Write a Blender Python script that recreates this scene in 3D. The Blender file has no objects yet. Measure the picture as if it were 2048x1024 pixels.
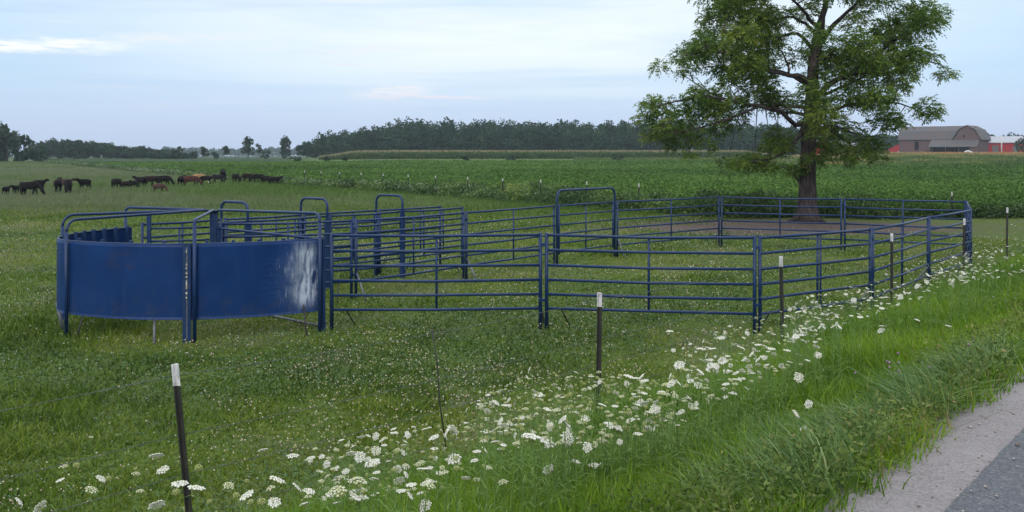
import bpy, bmesh, math, random
import numpy as np
from mathutils import Vector, Matrix

R = math.radians
random.seed(7)
rng = np.random.default_rng(11)
sc = bpy.context.scene
COL = sc.collection

# ------------------------------------------------------------------ camera
F = 2000.0            # focal length in photo pixels (2048 wide)
VH = 311.0            # pixel row of the level horizon
CAMZ = 3.0
HAZE = 0.00018
cam = bpy.data.cameras.new('camera')
cam.sensor_width = 36.0
cam.lens = 36.0 * F / 2048.0
cam.shift_y = -(512.0 - VH) / 2048.0
cam.clip_start = 0.1
cam.clip_end = 9000.0
camo = bpy.data.objects.new('camera', cam)
camo.location = (0, 0, CAMZ)
camo.rotation_euler = (R(90), 0, 0)
COL.objects.link(camo)
sc.camera = camo

# ------------------------------------------------------------------ light
SUN_EL, SUN_AZ = 32.0, 200.0      # degrees; azimuth clockwise from +Y
sc.view_settings.view_transform = 'Standard'
sc.view_settings.look = 'None'
sc.view_settings.exposure = 0.25
sc.view_settings.gamma = 1.0
sc.view_settings.use_curve_mapping = False
sc.cycles.use_denoising = True
sc.cycles.max_bounces = 6
sc.cycles.diffuse_bounces = 3
sc.cycles.transmission_bounces = 3
sc.cycles.transparent_max_bounces = 6
sc.cycles.volume_bounces = 0

sl = bpy.data.lights.new('sun', 'SUN')
sl.energy = 1.3
sl.angle = R(20)
sl.color = (1.0, 0.92, 0.80)
so = bpy.data.objects.new('sun', sl)
so.location = (0, -20, 40)
sdir = Vector((math.sin(R(SUN_AZ)) * math.cos(R(SUN_EL)), math.cos(R(SUN_AZ)) * math.cos(R(SUN_EL)), math.sin(R(SUN_EL))))
so.rotation_euler = sdir.to_track_quat('Z', 'Y').to_euler()
COL.objects.link(so)


class NT:
    """tiny node-tree helper"""
    def __init__(s, tree):
        s.t = tree; s.n = tree.nodes; s.l = tree.links

    def new(s, typ, **kw):
        n = s.n.new(typ)
        for k, v in kw.items():
            setattr(n, k, v)
        return n

    def link(s, a, b):
        s.l.new(a, b)

    def setin(s, node, key, val):
        if hasattr(val, 'is_output') or isinstance(val, bpy.types.NodeSocket):
            s.l.new(val, node.inputs[key])
        else:
            node.inputs[key].default_value = val

    def math(s, op, a, b=None, c=None, clamp=False):
        n = s.new('ShaderNodeMath', operation=op); n.use_clamp = clamp
        s.setin(n, 0, a)
        if b is not None: s.setin(n, 1, b)
        if c is not None: s.setin(n, 2, c)
        return n.outputs[0]

    def noise(s, vec, scale, detail=4, rough=0.55, dist=0.0):
        n = s.new('ShaderNodeTexNoise')
        n.inputs['Scale'].default_value = scale
        n.inputs['Detail'].default_value = detail
        n.inputs['Roughness'].default_value = rough
        n.inputs['Distortion'].default_value = dist
        if vec is not None: s.link(vec, n.inputs['Vector'])
        return n.outputs['Fac']

    def mapping(s, vec, scale=(1, 1, 1), rot=(0, 0, 0), loc=(0, 0, 0)):
        n = s.new('ShaderNodeMapping')
        n.inputs['Scale'].default_value = scale
        n.inputs['Rotation'].default_value = rot
        n.inputs['Location'].default_value = loc
        s.link(vec, n.inputs['Vector'])
        return n.outputs[0]

    def ramp(s, fac, stops, interp='LINEAR'):
        n = s.new('ShaderNodeValToRGB')
        e = n.color_ramp.elements
        n.color_ramp.interpolation = interp
        while len(e) < len(stops): e.new(0.5)
        for i, (p, c) in enumerate(stops):
            e[i].position = p
            e[i].color = (c[0], c[1], c[2], 1) if hasattr(c, '__len__') else (c, c, c, 1)
        s.link(fac, n.inputs[0])
        return n.outputs[0]

    def mix(s, fac, a, b, mode='MIX'):
        n = s.new('ShaderNodeMix', data_type='RGBA', blend_type=mode)
        s.setin(n, 0, fac)
        for key, v in ((6, a), (7, b)):
            if isinstance(v, bpy.types.NodeSocket): s.link(v, n.inputs[key])
            else: n.inputs[key].default_value = (v[0], v[1], v[2], 1)
        return n.outputs[2]

    def smooth(s, v, a, b, lo=0.0, hi=1.0):
        n = s.new('ShaderNodeMapRange', interpolation_type='SMOOTHSTEP')
        s.link(v, n.inputs[0])
        n.inputs[1].default_value = a; n.inputs[2].default_value = b
        n.inputs[3].default_value = lo; n.inputs[4].default_value = hi
        return n.outputs[0]


# ------------------------------------------------------------------ sky
w = bpy.data.worlds.new('World')
sc.world = w
w.use_nodes = True
t = NT(w.node_tree)
bg = w.node_tree.nodes['Background']
sky = t.new('ShaderNodeTexSky', sky_type='NISHITA')
sky.sun_disc = False
sky.sun_elevation = R(SUN_EL)
sky.sun_rotation = R(SUN_AZ)
sky.altitude = 200
sky.dust_density = 2.0
tc = t.new('ShaderNodeTexCoord')
gen = tc.outputs['Generated']
sep = t.new('ShaderNodeSeparateXYZ'); t.link(gen, sep.inputs[0])
zz = sep.outputs['Z']; xx = sep.outputs['X']
# overcast base: lilac at the horizon, pale blue above
base = t.ramp(zz, [(0.0, (5.0, 5.8, 8.0)), (0.035, (4.9, 6.1, 8.3)), (0.08, (4.7, 6.6, 8.7)), (0.15, (5.1, 7.0, 8.9)), (0.24, (7.0, 8.2, 9.4)), (0.5, (14.0, 14.2, 14.2)), (1.0, (17.5, 17.6, 17.2))])
# thin bright veil, thickest just right of straight ahead
n1 = t.noise(t.mapping(gen, (1.3, 1.3, 9.0), (0, R(3), 0)), 2.0, 5, 0.55, 0.3)
veil_x = t.smooth(t.math('ABSOLUTE', t.math('SUBTRACT', xx, 0.0)), 0.05, 0.62, 1.0, 0.0)
veil = t.math('MULTIPLY', t.smooth(n1, 0.10, 0.58), t.math('MULTIPLY', veil_x, t.smooth(zz, 0.015, 0.12)))
c1 = t.mix(t.math('MULTIPLY', veil, t.smooth(zz, 0.40, 0.16)), base, (8.4, 9.0, 9.4))
# blue-grey bands
n2 = t.noise(t.mapping(gen, (0.8, 0.8, 16.0), (0, R(-2), 0), (3.1, 1.7, 0.4)), 2.3, 4, 0.5, 0.4)
band = t.math('MULTIPLY', t.smooth(n2, 0.5, 0.72), t.smooth(zz, 0.02, 0.07))
c2 = t.mix(t.math('MULTIPLY', t.math('MULTIPLY', band, t.smooth(zz, 0.30, 0.16)), 0.5), c1, (4.4, 6.0, 8.3))
# small bright and pinkish streaks
n3 = t.noise(t.mapping(gen, (2.2, 2.2, 34.0), (0, R(2), 0), (0.3, 0.9, 0.27)), 2.2, 5, 0.6, 0.5)
low = t.smooth(zz, 0.03, 0.07)
streak = t.math('MULTIPLY', t.smooth(n3, 0.58, 0.74), t.math('MULTIPLY', low, t.smooth(zz, 0.30, 0.16)))
c3 = t.mix(t.math('MULTIPLY', streak, 0.7), c2, t.ramp(zz, [(0.0, (6.6, 6.2, 7.8)), (0.06, (7.2, 7.0, 8.2)), (0.11, (8.0, 8.1, 8.5))]))
uu = t.math('DIVIDE', xx, t.math('MAXIMUM', sep.outputs['Y'], 0.05)); ww = t.math('DIVIDE', zz, t.math('MAXIMUM', sep.outputs['Y'], 0.05))
wob = t.math('MULTIPLY_ADD', t.noise(t.mapping(gen, (9, 9, 30)), 1.5, 5, 0.6), 0.026, -0.013)
wv_ = t.math('ADD', ww, wob)
front = t.math('GREATER_THAN', sep.outputs['Y'], 0.1)
def cloud_bar(c, uc, uh, wc, wh, col, amt):
    du = t.math('ABSOLUTE', t.math('SUBTRACT', uu, uc)); dw = t.math('ABSOLUTE', t.math('SUBTRACT', wv_, wc))
    f = t.math('MULTIPLY', t.smooth(du, uh * 0.3, uh, 1, 0), t.smooth(dw, wh * 0.15, wh, 1, 0))
    br = t.smooth(t.noise(t.mapping(gen, (7, 7, 60)), 2.5, 5, 0.65), 0.35, 0.6)
    return t.mix(t.math('MULTIPLY', t.math('MULTIPLY', f, front), t.math('MULTIPLY', br, amt)), c, col)
c3 = cloud_bar(c3, -0.49, 0.15, 0.112, 0.012, (9.6, 9.6, 9.0), 0.95)
c3 = cloud_bar(c3, -0.33, 0.12, 0.118, 0.008, (8.0, 8.2, 8.4), 0.8)
c3 = cloud_bar(c3, -0.12, 0.05, 0.064, 0.008, (8.9, 8.5, 8.8), 0.75)
c3 = cloud_bar(c3, -0.08, 0.09, 0.058, 0.004, (8.0, 7.4, 8.3), 0.7)
c3 = cloud_bar(c3, -0.16, 0.12, 0.106, 0.006, (7.9, 8.2, 8.6), 0.7)
mixed = t.mix(0.12, c3, sky.outputs[0])
t.link(mixed, bg.inputs['Color'])
bg.inputs['Strength'].default_value = 0.1


# ------------------------------------------------------------------ numbers shared by ground and objects
def sstep(x, a, b):
    t_ = np.clip((np.asarray(x, float) - a) / (b - a), 0, 1)
    return t_ * t_ * (3 - 2 * t_)

FP = np.array([0.70, 10.05]); FN = np.array([0.785, -0.620]); FT = np.array([0.620, 0.785])

def road_d(x, y):          # metres from the near fence towards the road
    return (np.asarray(x, float) - FP[0]) * FN[0] + (np.asarray(y, float) - FP[1]) * FN[1]

def field_e(x, y):         # metres beyond the far fence line
    return np.asarray(x, float) * 0.858 + np.asarray(y, float) * 0.513 - 34.0

_tab = np.random.default_rng(5).random((256, 256))

def vnoise(x, y, s=1.0, o=0):
    x = np.asarray(x, float) * s + 17.3 * o; y = np.asarray(y, float) * s + 9.1 * o
    xi = np.floor(x).astype(int); yi = np.floor(y).astype(int)
    fx = x - xi; fy = y - yi
    fx = fx * fx * (3 - 2 * fx); fy = fy * fy * (3 - 2 * fy)
    g = lambda a, b: _tab[a & 255, b & 255]
    return (g(xi, yi) * (1 - fx) + g(xi + 1, yi) * fx) * (1 - fy) + (g(xi, yi + 1) * (1 - fx) + g(xi + 1, yi + 1) * fx) * fy

ROADZ = 1.4

def H(x, y):
    x = np.asarray(x, float); y = np.asarray(y, float)
    d = road_d(x, y)
    tt = np.clip((d + 1.5) / 5.5, 0, 1)
    bank = ROADZ * np.where(tt < 0.9, tt ** 1.6, 0.9 ** 1.6 + (1 - 0.9 ** 1.6) * np.sin((tt - 0.9) / 0.1 * np.pi / 2))
    bank = bank * (1 - sstep(y, 90, 200))
    s = x / np.maximum(y, 1.0)
    A = 1.6 + 0.7 * sstep(s, -0.28, -0.1) + 1.4 * sstep(s, 0.25, 0.38)
    far = A * sstep(y, 110, 400)
    bump = 0.05 * (vnoise(x, y, 0.5) - 0.5) + 0.12 * (vnoise(x, y, 0.13, 2) - 0.5) * sstep(y, 25, 60)
    bump = (bump + .10 * (vnoise(x, y, 1.7, 5) - .5) * sstep(d, .5, 1.5) * (d < 4) * (1 - sstep(y, 25, 40))) * (1 - sstep(d, 3.0, 3.9))
    return bank + far + bump

def hz(x, y): return float(H(x, y))

def at(px, Y, z=0.0):      # a point at distance Y seen at photo column px
    return Vector(((px - 1024.0) / F * Y, Y, z))

def zrow(v, Y): return CAMZ - (v - VH) * Y / F

# ------------------------------------------------------------------ object helpers
def tag(o, label=None, cat=None, group=None, kind=None):
    if label: o['label'] = label
    if cat: o['category'] = cat
    if group: o['group'] = group
    if kind: o['kind'] = kind
    return o

def thing(name, label, cat, loc=(0, 0, 0), rotz=0.0, group=None):
    o = bpy.data.objects.new(name, None)
    o.empty_display_size = 0.2
    o.location = loc; o.rotation_euler = (0, 0, rotz)
    COL.objects.link(o)
    return tag(o, label, cat, group)

def link_mesh(name, me, mats, parent=None):
    o = bpy.data.objects.new(name, me)
    for m in (mats if isinstance(mats, (list, tuple)) else [mats]):
        if m is not None and me.materials.find(m.name) < 0: me.materials.append(m)
    COL.objects.link(o)
    if parent is not None: o.parent = parent
    return o

def np_mesh(name, V, quads=None, tris=None, attrs=None, smooth=False):
    me = bpy.data.meshes.new(name)
    V = np.ascontiguousarray(V, dtype=np.float32)
    parts = []
    nl = []
    if quads is not None and len(quads):
        parts.append(np.asarray(quads, np.int32).ravel()); nl.append(np.full(len(quads), 4, np.int32))
    if tris is not None and len(tris):
        parts.append(np.asarray(tris, np.int32).ravel()); nl.append(np.full(len(tris), 3, np.int32))
    loops = np.concatenate(parts); cnt = np.concatenate(nl)
    me.vertices.add(len(V)); me.vertices.foreach_set('co', V.ravel())
    me.loops.add(len(loops)); me.loops.foreach_set('vertex_index', loops)
    me.polygons.add(len(cnt))
    st = np.zeros(len(cnt), np.int32); st[1:] = np.cumsum(cnt)[:-1]
    me.polygons.foreach_set('loop_start', st)
    if smooth: me.polygons.foreach_set('use_smooth', np.ones(len(cnt), bool))
    me.update(calc_edges=True)
    for k, a in (attrs or {}).items():
        at_ = me.attributes.new(k, 'FLOAT', 'POINT')
        at_.data.foreach_set('value', np.ascontiguousarray(a, np.float32))
    return me


class MB:
    """collects small shapes into one mesh"""
    def __init__(s): s.v = []; s.f = []; s.sm = []

    def add(s, vs, fs, smooth=False):
        b = len(s.v)
        s.v += [Vector(p) for p in vs]
        for f in fs: s.f.append([b + i for i in f]); s.sm.append(smooth)
        return s

    def tube(s, pts, r, n=8, flat=1.0, caps=True):
        pts = [Vector(p) for p in pts]
        rr = r if hasattr(r, '__len__') else [r] * len(pts)
        vs = []; fs = []
        up0 = None
        for i, p in enumerate(pts):
            if i == 0: d = pts[1] - p
            elif i == len(pts) - 1: d = p - pts[i - 1]
            else: d = (pts[i + 1] - p).normalized() + (p - pts[i - 1]).normalized()
            d.normalize()
            if up0 is None:
                ref = Vector((0, 0, 1)) if abs(d.z) < 0.9 else Vector((1, 0, 0))
                u = d.cross(ref).normalized()
            else:
                u = (up0 - d * up0.dot(d)).normalized()
            up0 = u
            q = d.cross(u).normalized()
            for k in range(n):
                a = 2 * math.pi * k / n
                vs.append(p + u * (math.cos(a) * rr[i] * flat) + q * (math.sin(a) * rr[i]))
        m = len(pts)
        for i in range(m - 1):
            for k in range(n):
                k2 = (k + 1) % n
                fs.append((i * n + k, i * n + k2, (i + 1) * n + k2, (i + 1) * n + k))
        s.add(vs, fs, True)
        if caps:
            b = len(s.v) - len(vs)
            s.f.append([b + k for k in range(n)][::-1]); s.sm.append(False)
            s.f.append([b + (m - 1) * n + k for k in range(n)]); s.sm.append(False)
        return s

    def box(s, c, size, ax=None):
        c = Vector(c)
        ex, ey, ez = ax if ax else (Vector((1, 0, 0)), Vector((0, 1, 0)), Vector((0, 0, 1)))
        ex = Vector(ex); ey = Vector(ey); ez = Vector(ez)
        hx, hy, hz_ = (q / 2 for q in size)
        vs = [c + ex * (i * hx) + ey * (j * hy) + ez * (k * hz_) for k in (-1, 1) for j in (-1, 1) for i in (-1, 1)]
        return s.add(vs, [(0, 2, 3, 1), (4, 5, 7, 6), (0, 1, 5, 4), (2, 6, 7, 3), (0, 4, 6, 2), (1, 3, 7, 5)])

    def prism(s, poly, vec):
        poly = [Vector(p) for p in poly]; vec = Vector(vec); n = len(poly)
        vs = poly + [p + vec for p in poly]
        fs = [tuple(range(n))[::-1], tuple(range(n, 2 * n))]
        fs += [(i, (i + 1) % n, n + (i + 1) % n, n + i) for i in range(n)]
        return s.add(vs, fs)

    def build(s, name, mat, parent=None, local=False):
        vs = s.v
        if parent is not None and not local:
            M = (Matrix.Translation(parent.location) @ parent.rotation_euler.to_matrix().to_4x4()).inverted()
            vs = [M @ p for p in vs]
        me = bpy.data.meshes.new(name)
        me.from_pydata([tuple(p) for p in vs], [], s.f)
        me.polygons.foreach_set('use_smooth', s.sm)
        bm = bmesh.new(); bm.from_mesh(me)
        bmesh.ops.recalc_face_normals(bm, faces=bm.faces)
        bm.to_mesh(me); bm.free()
        me.update()
        return link_mesh(name, me, mat, parent)


def npart(o, loc):         # shift helper: world numpy verts to a thing's local frame (no rotation)
    return np.asarray(o) - np.asarray(loc)

# ------------------------------------------------------------------ materials
def new_mat(name):
    m = bpy.data.materials.new(name); m.use_nodes = True
    nt = NT(m.node_tree)
    return m, nt, m.node_tree.nodes['Principled BSDF']

def bump(nt, bsdf, height, strength=0.3, dist=0.02):
    b = nt.new('ShaderNodeBump'); b.inputs['Strength'].default_value = strength; b.inputs['Distance'].default_value = dist
    nt.link(height, b.inputs['Height']); nt.link(b.outputs[0], bsdf.inputs['Normal'])

def leaf_mat(name, stops, rough=0.55, spec=0.3, trans=0.25, patch=0.0, patchcol=(0.1, 0.1, 0.08)):
    m, nt, b = new_mat(name)
    a = nt.new('ShaderNodeAttribute'); a.attribute_name = 'tint'
    c = nt.ramp(a.outputs['Fac'], stops)
    if patch:
        g = nt.new('ShaderNodeNewGeometry')
        n = nt.noise(g.outputs['Position'], 0.35, 4, 0.6)
        c = nt.mix(nt.math('MULTIPLY', nt.smooth(n, 0.48, 0.68), patch), c, patchcol)
    nt.link(c, b.inputs['Base Color'])
    b.inputs['Roughness'].default_value = rough
    b.inputs['Specular IOR Level'].default_value = spec
    if trans:
        tr = nt.new('ShaderNodeBsdfTranslucent'); nt.link(c, tr.inputs['Color'])
        mx = nt.new('ShaderNodeMixShader'); mx.inputs[0].default_value = trans
        nt.link(b.outputs[0], mx.inputs[1]); nt.link(tr.outputs[0], mx.inputs[2])
        nt.link(mx.outputs[0], nt.n['Material Output'].inputs['Surface'])
    return m

def plain_mat(name, col, rough=0.6, var=0.25, scale=6.0, metal=0.0, spec=0.5, col2=None, bumps=0.0):
    m, nt, b = new_mat(name)
    tc_ = nt.new('ShaderNodeTexCoord')
    n = nt.noise(tc_.outputs['Object'], scale, 5, 0.6)
    c2 = col2 or tuple(min(1, q * (1 + var)) for q in col)
    c1 = tuple(q * (1 - var) for q in col)
    nt.link(nt.ramp(n, [(0.3, c1), (0.7, c2)]), b.inputs['Base Color'])
    b.inputs['Roughness'].default_value = rough
    b.inputs['Metallic'].default_value = metal
    b.inputs['Specular IOR Level'].default_value = spec
    if bumps: bump(nt, b, n, bumps, 0.02)
    return m

# blue painted tube steel
def blue_mat():
    m, nt, b = new_mat('blue_paint')
    g = nt.new('ShaderNodeNewGeometry')
    p = g.outputs['Position']
    n = nt.noise(p, 3.0, 5, 0.6)
    c = nt.ramp(n, [(0.3, (0.0026, 0.017, 0.070)), (0.7, (0.0045, 0.027, 0.105))])
    n2 = nt.noise(nt.mapping(p, (1, 1, 0.5)), 22.0, 4, 0.7)
    c = nt.mix(nt.math('MULTIPLY', nt.smooth(n2, 0.62, 0.72), 0.6), c, (0.06, 0.055, 0.06))
    n3 = nt.noise(p, 1.1, 3, 0.6)
    c = nt.mix(nt.math('MULTIPLY', nt.smooth(n3, 0.5, 0.7), 0.25), c, (0.03, 0.05, 0.10))
    oi = nt.new('ShaderNodeObjectInfo')
    c = nt.mix(nt.math('MULTIPLY', oi.outputs['Random'], 0.35), c, (0.012, 0.035, 0.085))
    n4 = nt.noise(p, 6.0, 6, 0.8)
    c = nt.mix(nt.math('MULTIPLY', nt.smooth(n4, 0.60, 0.70), 0.7), c, (0.055, 0.034, 0.026))
    nt.link(c, b.inputs['Base Color'])
    nt.link(nt.math('MULTIPLY_ADD', n, 0.3, 0.3), b.inputs['Roughness'])
    b.inputs['Specular IOR Level'].default_value = 0.28
    bump(nt, b, n2, 0.15, 0.004)
    return m
M_BLUE = blue_mat()

# blue sheet steel, scraped near its right end
def sheet_mat():
    m, nt, b = new_mat('blue_sheet')
    au = nt.new('ShaderNodeAttribute'); au.attribute_name = 'run'
    az = nt.new('ShaderNodeAttribute'); az.attribute_name = 'rise'
    u = au.outputs['Fac']; z = az.outputs['Fac']
    cmb = nt.new('ShaderNodeCombineXYZ'); nt.link(u, cmb.inputs[0]); nt.link(z, cmb.inputs[1])
    p = cmb.outputs[0]
    n = nt.noise(p, 2.2, 5, 0.6)
    c = nt.ramp(n, [(0.3, (0.0022, 0.021, 0.092)), (0.7, (0.0038, 0.030, 0.124))])
    # chalky weathering and faint vertical runs
    n5 = nt.noise(nt.mapping(p, (5.0, 0.5, 1)), 1.6, 5, 0.65)
    c = nt.mix(nt.math('MULTIPLY', nt.smooth(n5, 0.52, 0.75), 0.30), c, (0.022, 0.045, 0.095))
    # rust bloom
    n6 = nt.noise(p, 4.0, 6, 0.75)
    du = nt.math('SUBTRACT', u, 3.35); dz = nt.math('SUBTRACT', z, 1.3)
    dist = nt.math('SQRT', nt.math('ADD', nt.math('MULTIPLY', du, du), nt.math('MULTIPLY', nt.math('MULTIPLY', dz, dz), 6.0)))
    rust = nt.math('MULTIPLY', nt.smooth(dist, 0.1, 0.55, 1, 0), nt.smooth(n6, 0.42, 0.72))
    c = nt.mix(nt.math('MULTIPLY', rust, 0.65), c, (0.045, 0.032, 0.03))
    mud = nt.math('MULTIPLY', nt.smooth(z, 0.95, 0.36), nt.smooth(nt.noise(p, 5.0, 6, 0.75), 0.42, 0.75))
    c = nt.mix(nt.math('MULTIPLY', mud, 0.5), c, (0.050, 0.048, 0.045))
    # big dent, paint scraped down to pale metal
    wob = nt.noise(nt.mapping(p, (1, 1, 1)), 3.2, 4, 0.6)
    uw = nt.math('ADD', u, nt.math('MULTIPLY_ADD', wob, 0.5, -0.25))
    core = nt.math('MULTIPLY', nt.smooth(nt.math('ABSOLUTE', nt.math('SUBTRACT', uw, 0.38)), 0.02, 0.34, 1, 0), nt.smooth(nt.math('ABSOLUTE', nt.math('SUBTRACT', z, 1.0)), 0.35, 0.62, 1, 0))
    st = nt.noise(nt.mapping(p, (16, 2.6, 1), (0, 0, R(8))), 1.0, 6, 0.7, 0.6)
    fine = nt.noise(nt.mapping(p, (42, 3.5, 1), (0, 0, R(-6))), 1.0, 5, 0.7, 0.4)
    a1 = nt.math('MULTIPLY', core, nt.smooth(st, 0.30, 0.60))
    wide = nt.math('MULTIPLY', nt.smooth(nt.math('ABSOLUTE', nt.math('SUBTRACT', uw, 0.45)), 0.1, 0.6, 1, 0), nt.smooth(nt.math('ABSOLUTE', nt.math('SUBTRACT', z, 0.95)), 0.3, 0.65, 1, 0))
    a2 = nt.math('MULTIPLY', wide, nt.smooth(fine, 0.56, 0.70))
    c = nt.mix(nt.math('MULTIPLY', nt.math('MULTIPLY', wide, nt.math('MULTIPLY_ADD', wob, 1.2, -.1)), 0.65), c, (0.075, 0.115, 0.22))
    # curved scuffs to the left of the dent
    wv = nt.new('ShaderNodeTexWave'); wv.wave_type = 'RINGS'
    wv.inputs['Scale'].default_value = 2.6; wv.inputs['Distortion'].default_value = 6.0; wv.inputs['Detail'].default_value = 3.0
    nt.link(nt.mapping(p, (1, 1.3, 1), (0, 0, 0), (-0.55, -0.9, 0)), wv.inputs['Vector'])
    ring = nt.math('MULTIPLY', nt.smooth(wv.outputs['Fac'], 0.7, 0.95), nt.smooth(nt.math('ABSOLUTE', nt.math('SUBTRACT', u, 0.8)), 0.15, 0.65, 1, 0))
    ring = nt.math('MULTIPLY', ring, nt.smooth(nt.math('ABSOLUTE', nt.math('SUBTRACT', z, 0.95)), 0.2, 0.45, 1, 0))
    c = nt.mix(nt.math('MULTIPLY', ring, 0.07), c, (0.09, 0.13, 0.24))
    a3 = nt.math('MAXIMUM', nt.math('MULTIPLY', a1, 0.74), nt.math('MULTIPLY', a2, 0.65))
    c = nt.mix(a3, c, (0.50, 0.57, 0.68))
    # dark hole rubbed through beside the dent
    hu = nt.math('MULTIPLY', nt.math('SUBTRACT', nt.math('ADD', u, nt.math('MULTIPLY', z, 0.12)), 0.33), 27.0)
    hzv = nt.math('MULTIPLY', nt.math('SUBTRACT', z, 0.95), 7.5)
    hole = nt.smooth(nt.math('SQRT', nt.math('ADD', nt.math('MULTIPLY', hu, hu), nt.math('MULTIPLY', hzv, hzv))), 0.75, 1.0, 1, 0)
    c = nt.mix(hole, c, (0.012, 0.03, 0.09))
    nt.link(c, b.inputs['Base Color'])
    nt.link(nt.math('MULTIPLY_ADD', n5, 0.3, 0.30), b.inputs['Roughness'])
    b.inputs['Specular IOR Level'].default_value = 0.15
    bh = nt.math('ADD', nt.math('MULTIPLY', st, nt.math('MULTIPLY', core, 1.0)), nt.math('MULTIPLY', n, 0.25))
    bump(nt, b, bh, 0.5, 0.03)
    return m
M_SHEET = sheet_mat()
M_BRACE = plain_mat('black_rod', (0.015, 0.015, 0.018), 0.6)
M_SKID = plain_mat('galvanised', (0.11, 0.12, 0.15), 0.5, metal=0.3)
M_TPOST = plain_mat('post_green', (0.010, 0.0125, 0.012), 0.7, 0.4, 14, col2=(0.024, 0.024, 0.022))
M_WHITE = plain_mat('white_paint', (0.42, 0.43, 0.47), 0.6, 0.3, 25, col2=(0.6, 0.6, 0.62))
M_WIRE = plain_mat('wire', (0.085, 0.095, 0.10), 0.5, 0.3, 8, metal=0.4)


def gravel_colour(nt, p):
    n = nt.noise(p, 2.5, 6, 0.7); f = nt.noise(p, 70.0, 3, 0.7)
    c = nt.ramp(n, [(0.3, (0.125, 0.117, 0.127)), (0.7, (0.188, 0.180, 0.196))])
    c = nt.mix(nt.smooth(f, 0.35, 0.7), c, (0.228, 0.222, 0.242))
    return nt.mix(nt.math('MULTIPLY', nt.smooth(nt.noise(p, 7.0, 5, 0.7), 0.55, 0.75), 0.55), c, (0.11, 0.098, 0.094)), n

# ground: one sheet, coloured by where things grow on it
def ground_mat():
    m, nt, b = new_mat('ground')
    g = nt.new('ShaderNodeNewGeometry'); p = g.outputs['Position']
    s = nt.new('ShaderNodeSeparateXYZ'); nt.link(p, s.inputs[0])
    X, Y = s.outputs[0], s.outputs[1]
    lin = lambda a, b_, c_: nt.math('ADD', nt.math('MULTIPLY_ADD', X, a, c_), nt.math('MULTIPLY', Y, b_))
    d = lin(FN[0], FN[1], -(FP[0] * FN[0] + FP[1] * FN[1]))
    e = lin(0.858, 0.513, -34.0)
    big = nt.noise(nt.mapping(p, (1, 0.6, 1)), 0.09, 4, 0.6)
    mid = nt.noise(p, 0.55, 5, 0.62)
    fin = nt.noise(p, 9.0, 4, 0.65)
    past = nt.ramp(fin, [(0.25, (0.024, 0.040, 0.010)), (0.5, (0.058, 0.092, 0.016)), (0.75, (0.108, 0.135, 0.034))])
    past = nt.mix(nt.math('MULTIPLY', nt.smooth(mid, 0.48, 0.66), 0.55), past, (0.085, 0.090, 0.070))
    past = nt.mix(nt.math('MULTIPLY', nt.smooth(big, 0.45, 0.62), 0.6), past, (0.058, 0.098, 0.022))
    # far side of the pasture: greyer, seeding grass
    fargr = nt.math('MULTIPLY', nt.smooth(Y, 55, 90), nt.smooth(nt.math('ADD', X, nt.math('MULTIPLY', Y, 0.25)), 5.0, -25.0))
    past = nt.mix(nt.math('MULTIPLY', fargr, 0.6), past, (0.075, 0.10, 0.06))
    # trampled dirt under the tree
    dx = nt.math('SUBTRACT', X, 11.5); dy = nt.math('MULTIPLY', nt.math('SUBTRACT', Y, 42.0), 1.7)
    dd = nt.math('SQRT', nt.math('ADD', nt.math('MULTIPLY', dx, dx), nt.math('MULTIPLY', dy, dy)))
    dd = nt.math('ADD', dd, nt.math('MULTIPLY_ADD', nt.noise(p, 0.8, 6, 0.72), 11.0, -5.5))
    dirt = nt.ramp(nt.noise(p, 3.0, 5, 0.7), [(0.3, (0.060, 0.046, 0.044)), (0.7, (0.120, 0.098, 0.092))])
    past = nt.mix(nt.smooth(dd, 5.5, 9.5, 1, 0), past, dirt)
    bean = nt.ramp(fin, [(0.3, (0.014, 0.030, 0.012)), (0.7, (0.028, 0.055, 0.020))])
    inb = nt.math('MULTIPLY', nt.smooth(e, 1.0, 2.0), nt.smooth(Y, 47.5, 48.5))
    c = nt.mix(inb, past, bean)
    ratio = nt.math('DIVIDE', X, nt.math('MAXIMUM', Y, 1.0))
    strip = nt.ramp(nt.noise(nt.mapping(p, (0.3, 1, 1)), 0.12, 5, 0.6), [(0.3, (0.055, 0.095, 0.028)), (0.7, (0.09, 0.13, 0.04))])
    ory = nt.ramp(nt.noise(nt.mapping(p, (0.25, 1, 1)), 0.2, 5, 0.7), [(0.35, (0.075, 0.11, 0.03)), (0.55, (0.16, 0.14, 0.055)), (0.7, (0.27, 0.15, 0.08))])
    strip = nt.mix(nt.smooth(ratio, 0.20, 0.32), strip, ory)
    c = nt.mix(nt.math('MULTIPLY', nt.smooth(nt.math('ADD', Y, nt.math('MULTIPLY', nt.smooth(ratio, 0.20, 0.32), 56.0)), 250, 256), nt.smooth(ratio, -0.24, -0.17)), c, strip)
    verge = nt.ramp(fin, [(0.3, (0.022, 0.042, 0.010)), (0.7, (0.045, 0.085, 0.018))])
    edge = nt.math('ADD', d, nt.math('MULTIPLY_ADD', nt.noise(p, 3.0, 4, 0.6), 0.6, -0.3))
    soil, _ = gravel_colour(nt, p)
    verge = nt.mix(nt.smooth(edge, 3.75, 4.1), verge, soil)
    inv = nt.math('MULTIPLY', nt.smooth(d, -0.6, 0.5), nt.smooth(Y, 200, 120))
    c = nt.mix(inv, c, verge)
    nt.link(c, b.inputs['Base Color'])
    b.inputs['Roughness'].default_value = 0.95
    b.inputs['Specular IOR Level'].default_value = 0.1
    bump(nt, b, fin, 0.6, 0.05)
    return m

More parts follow.
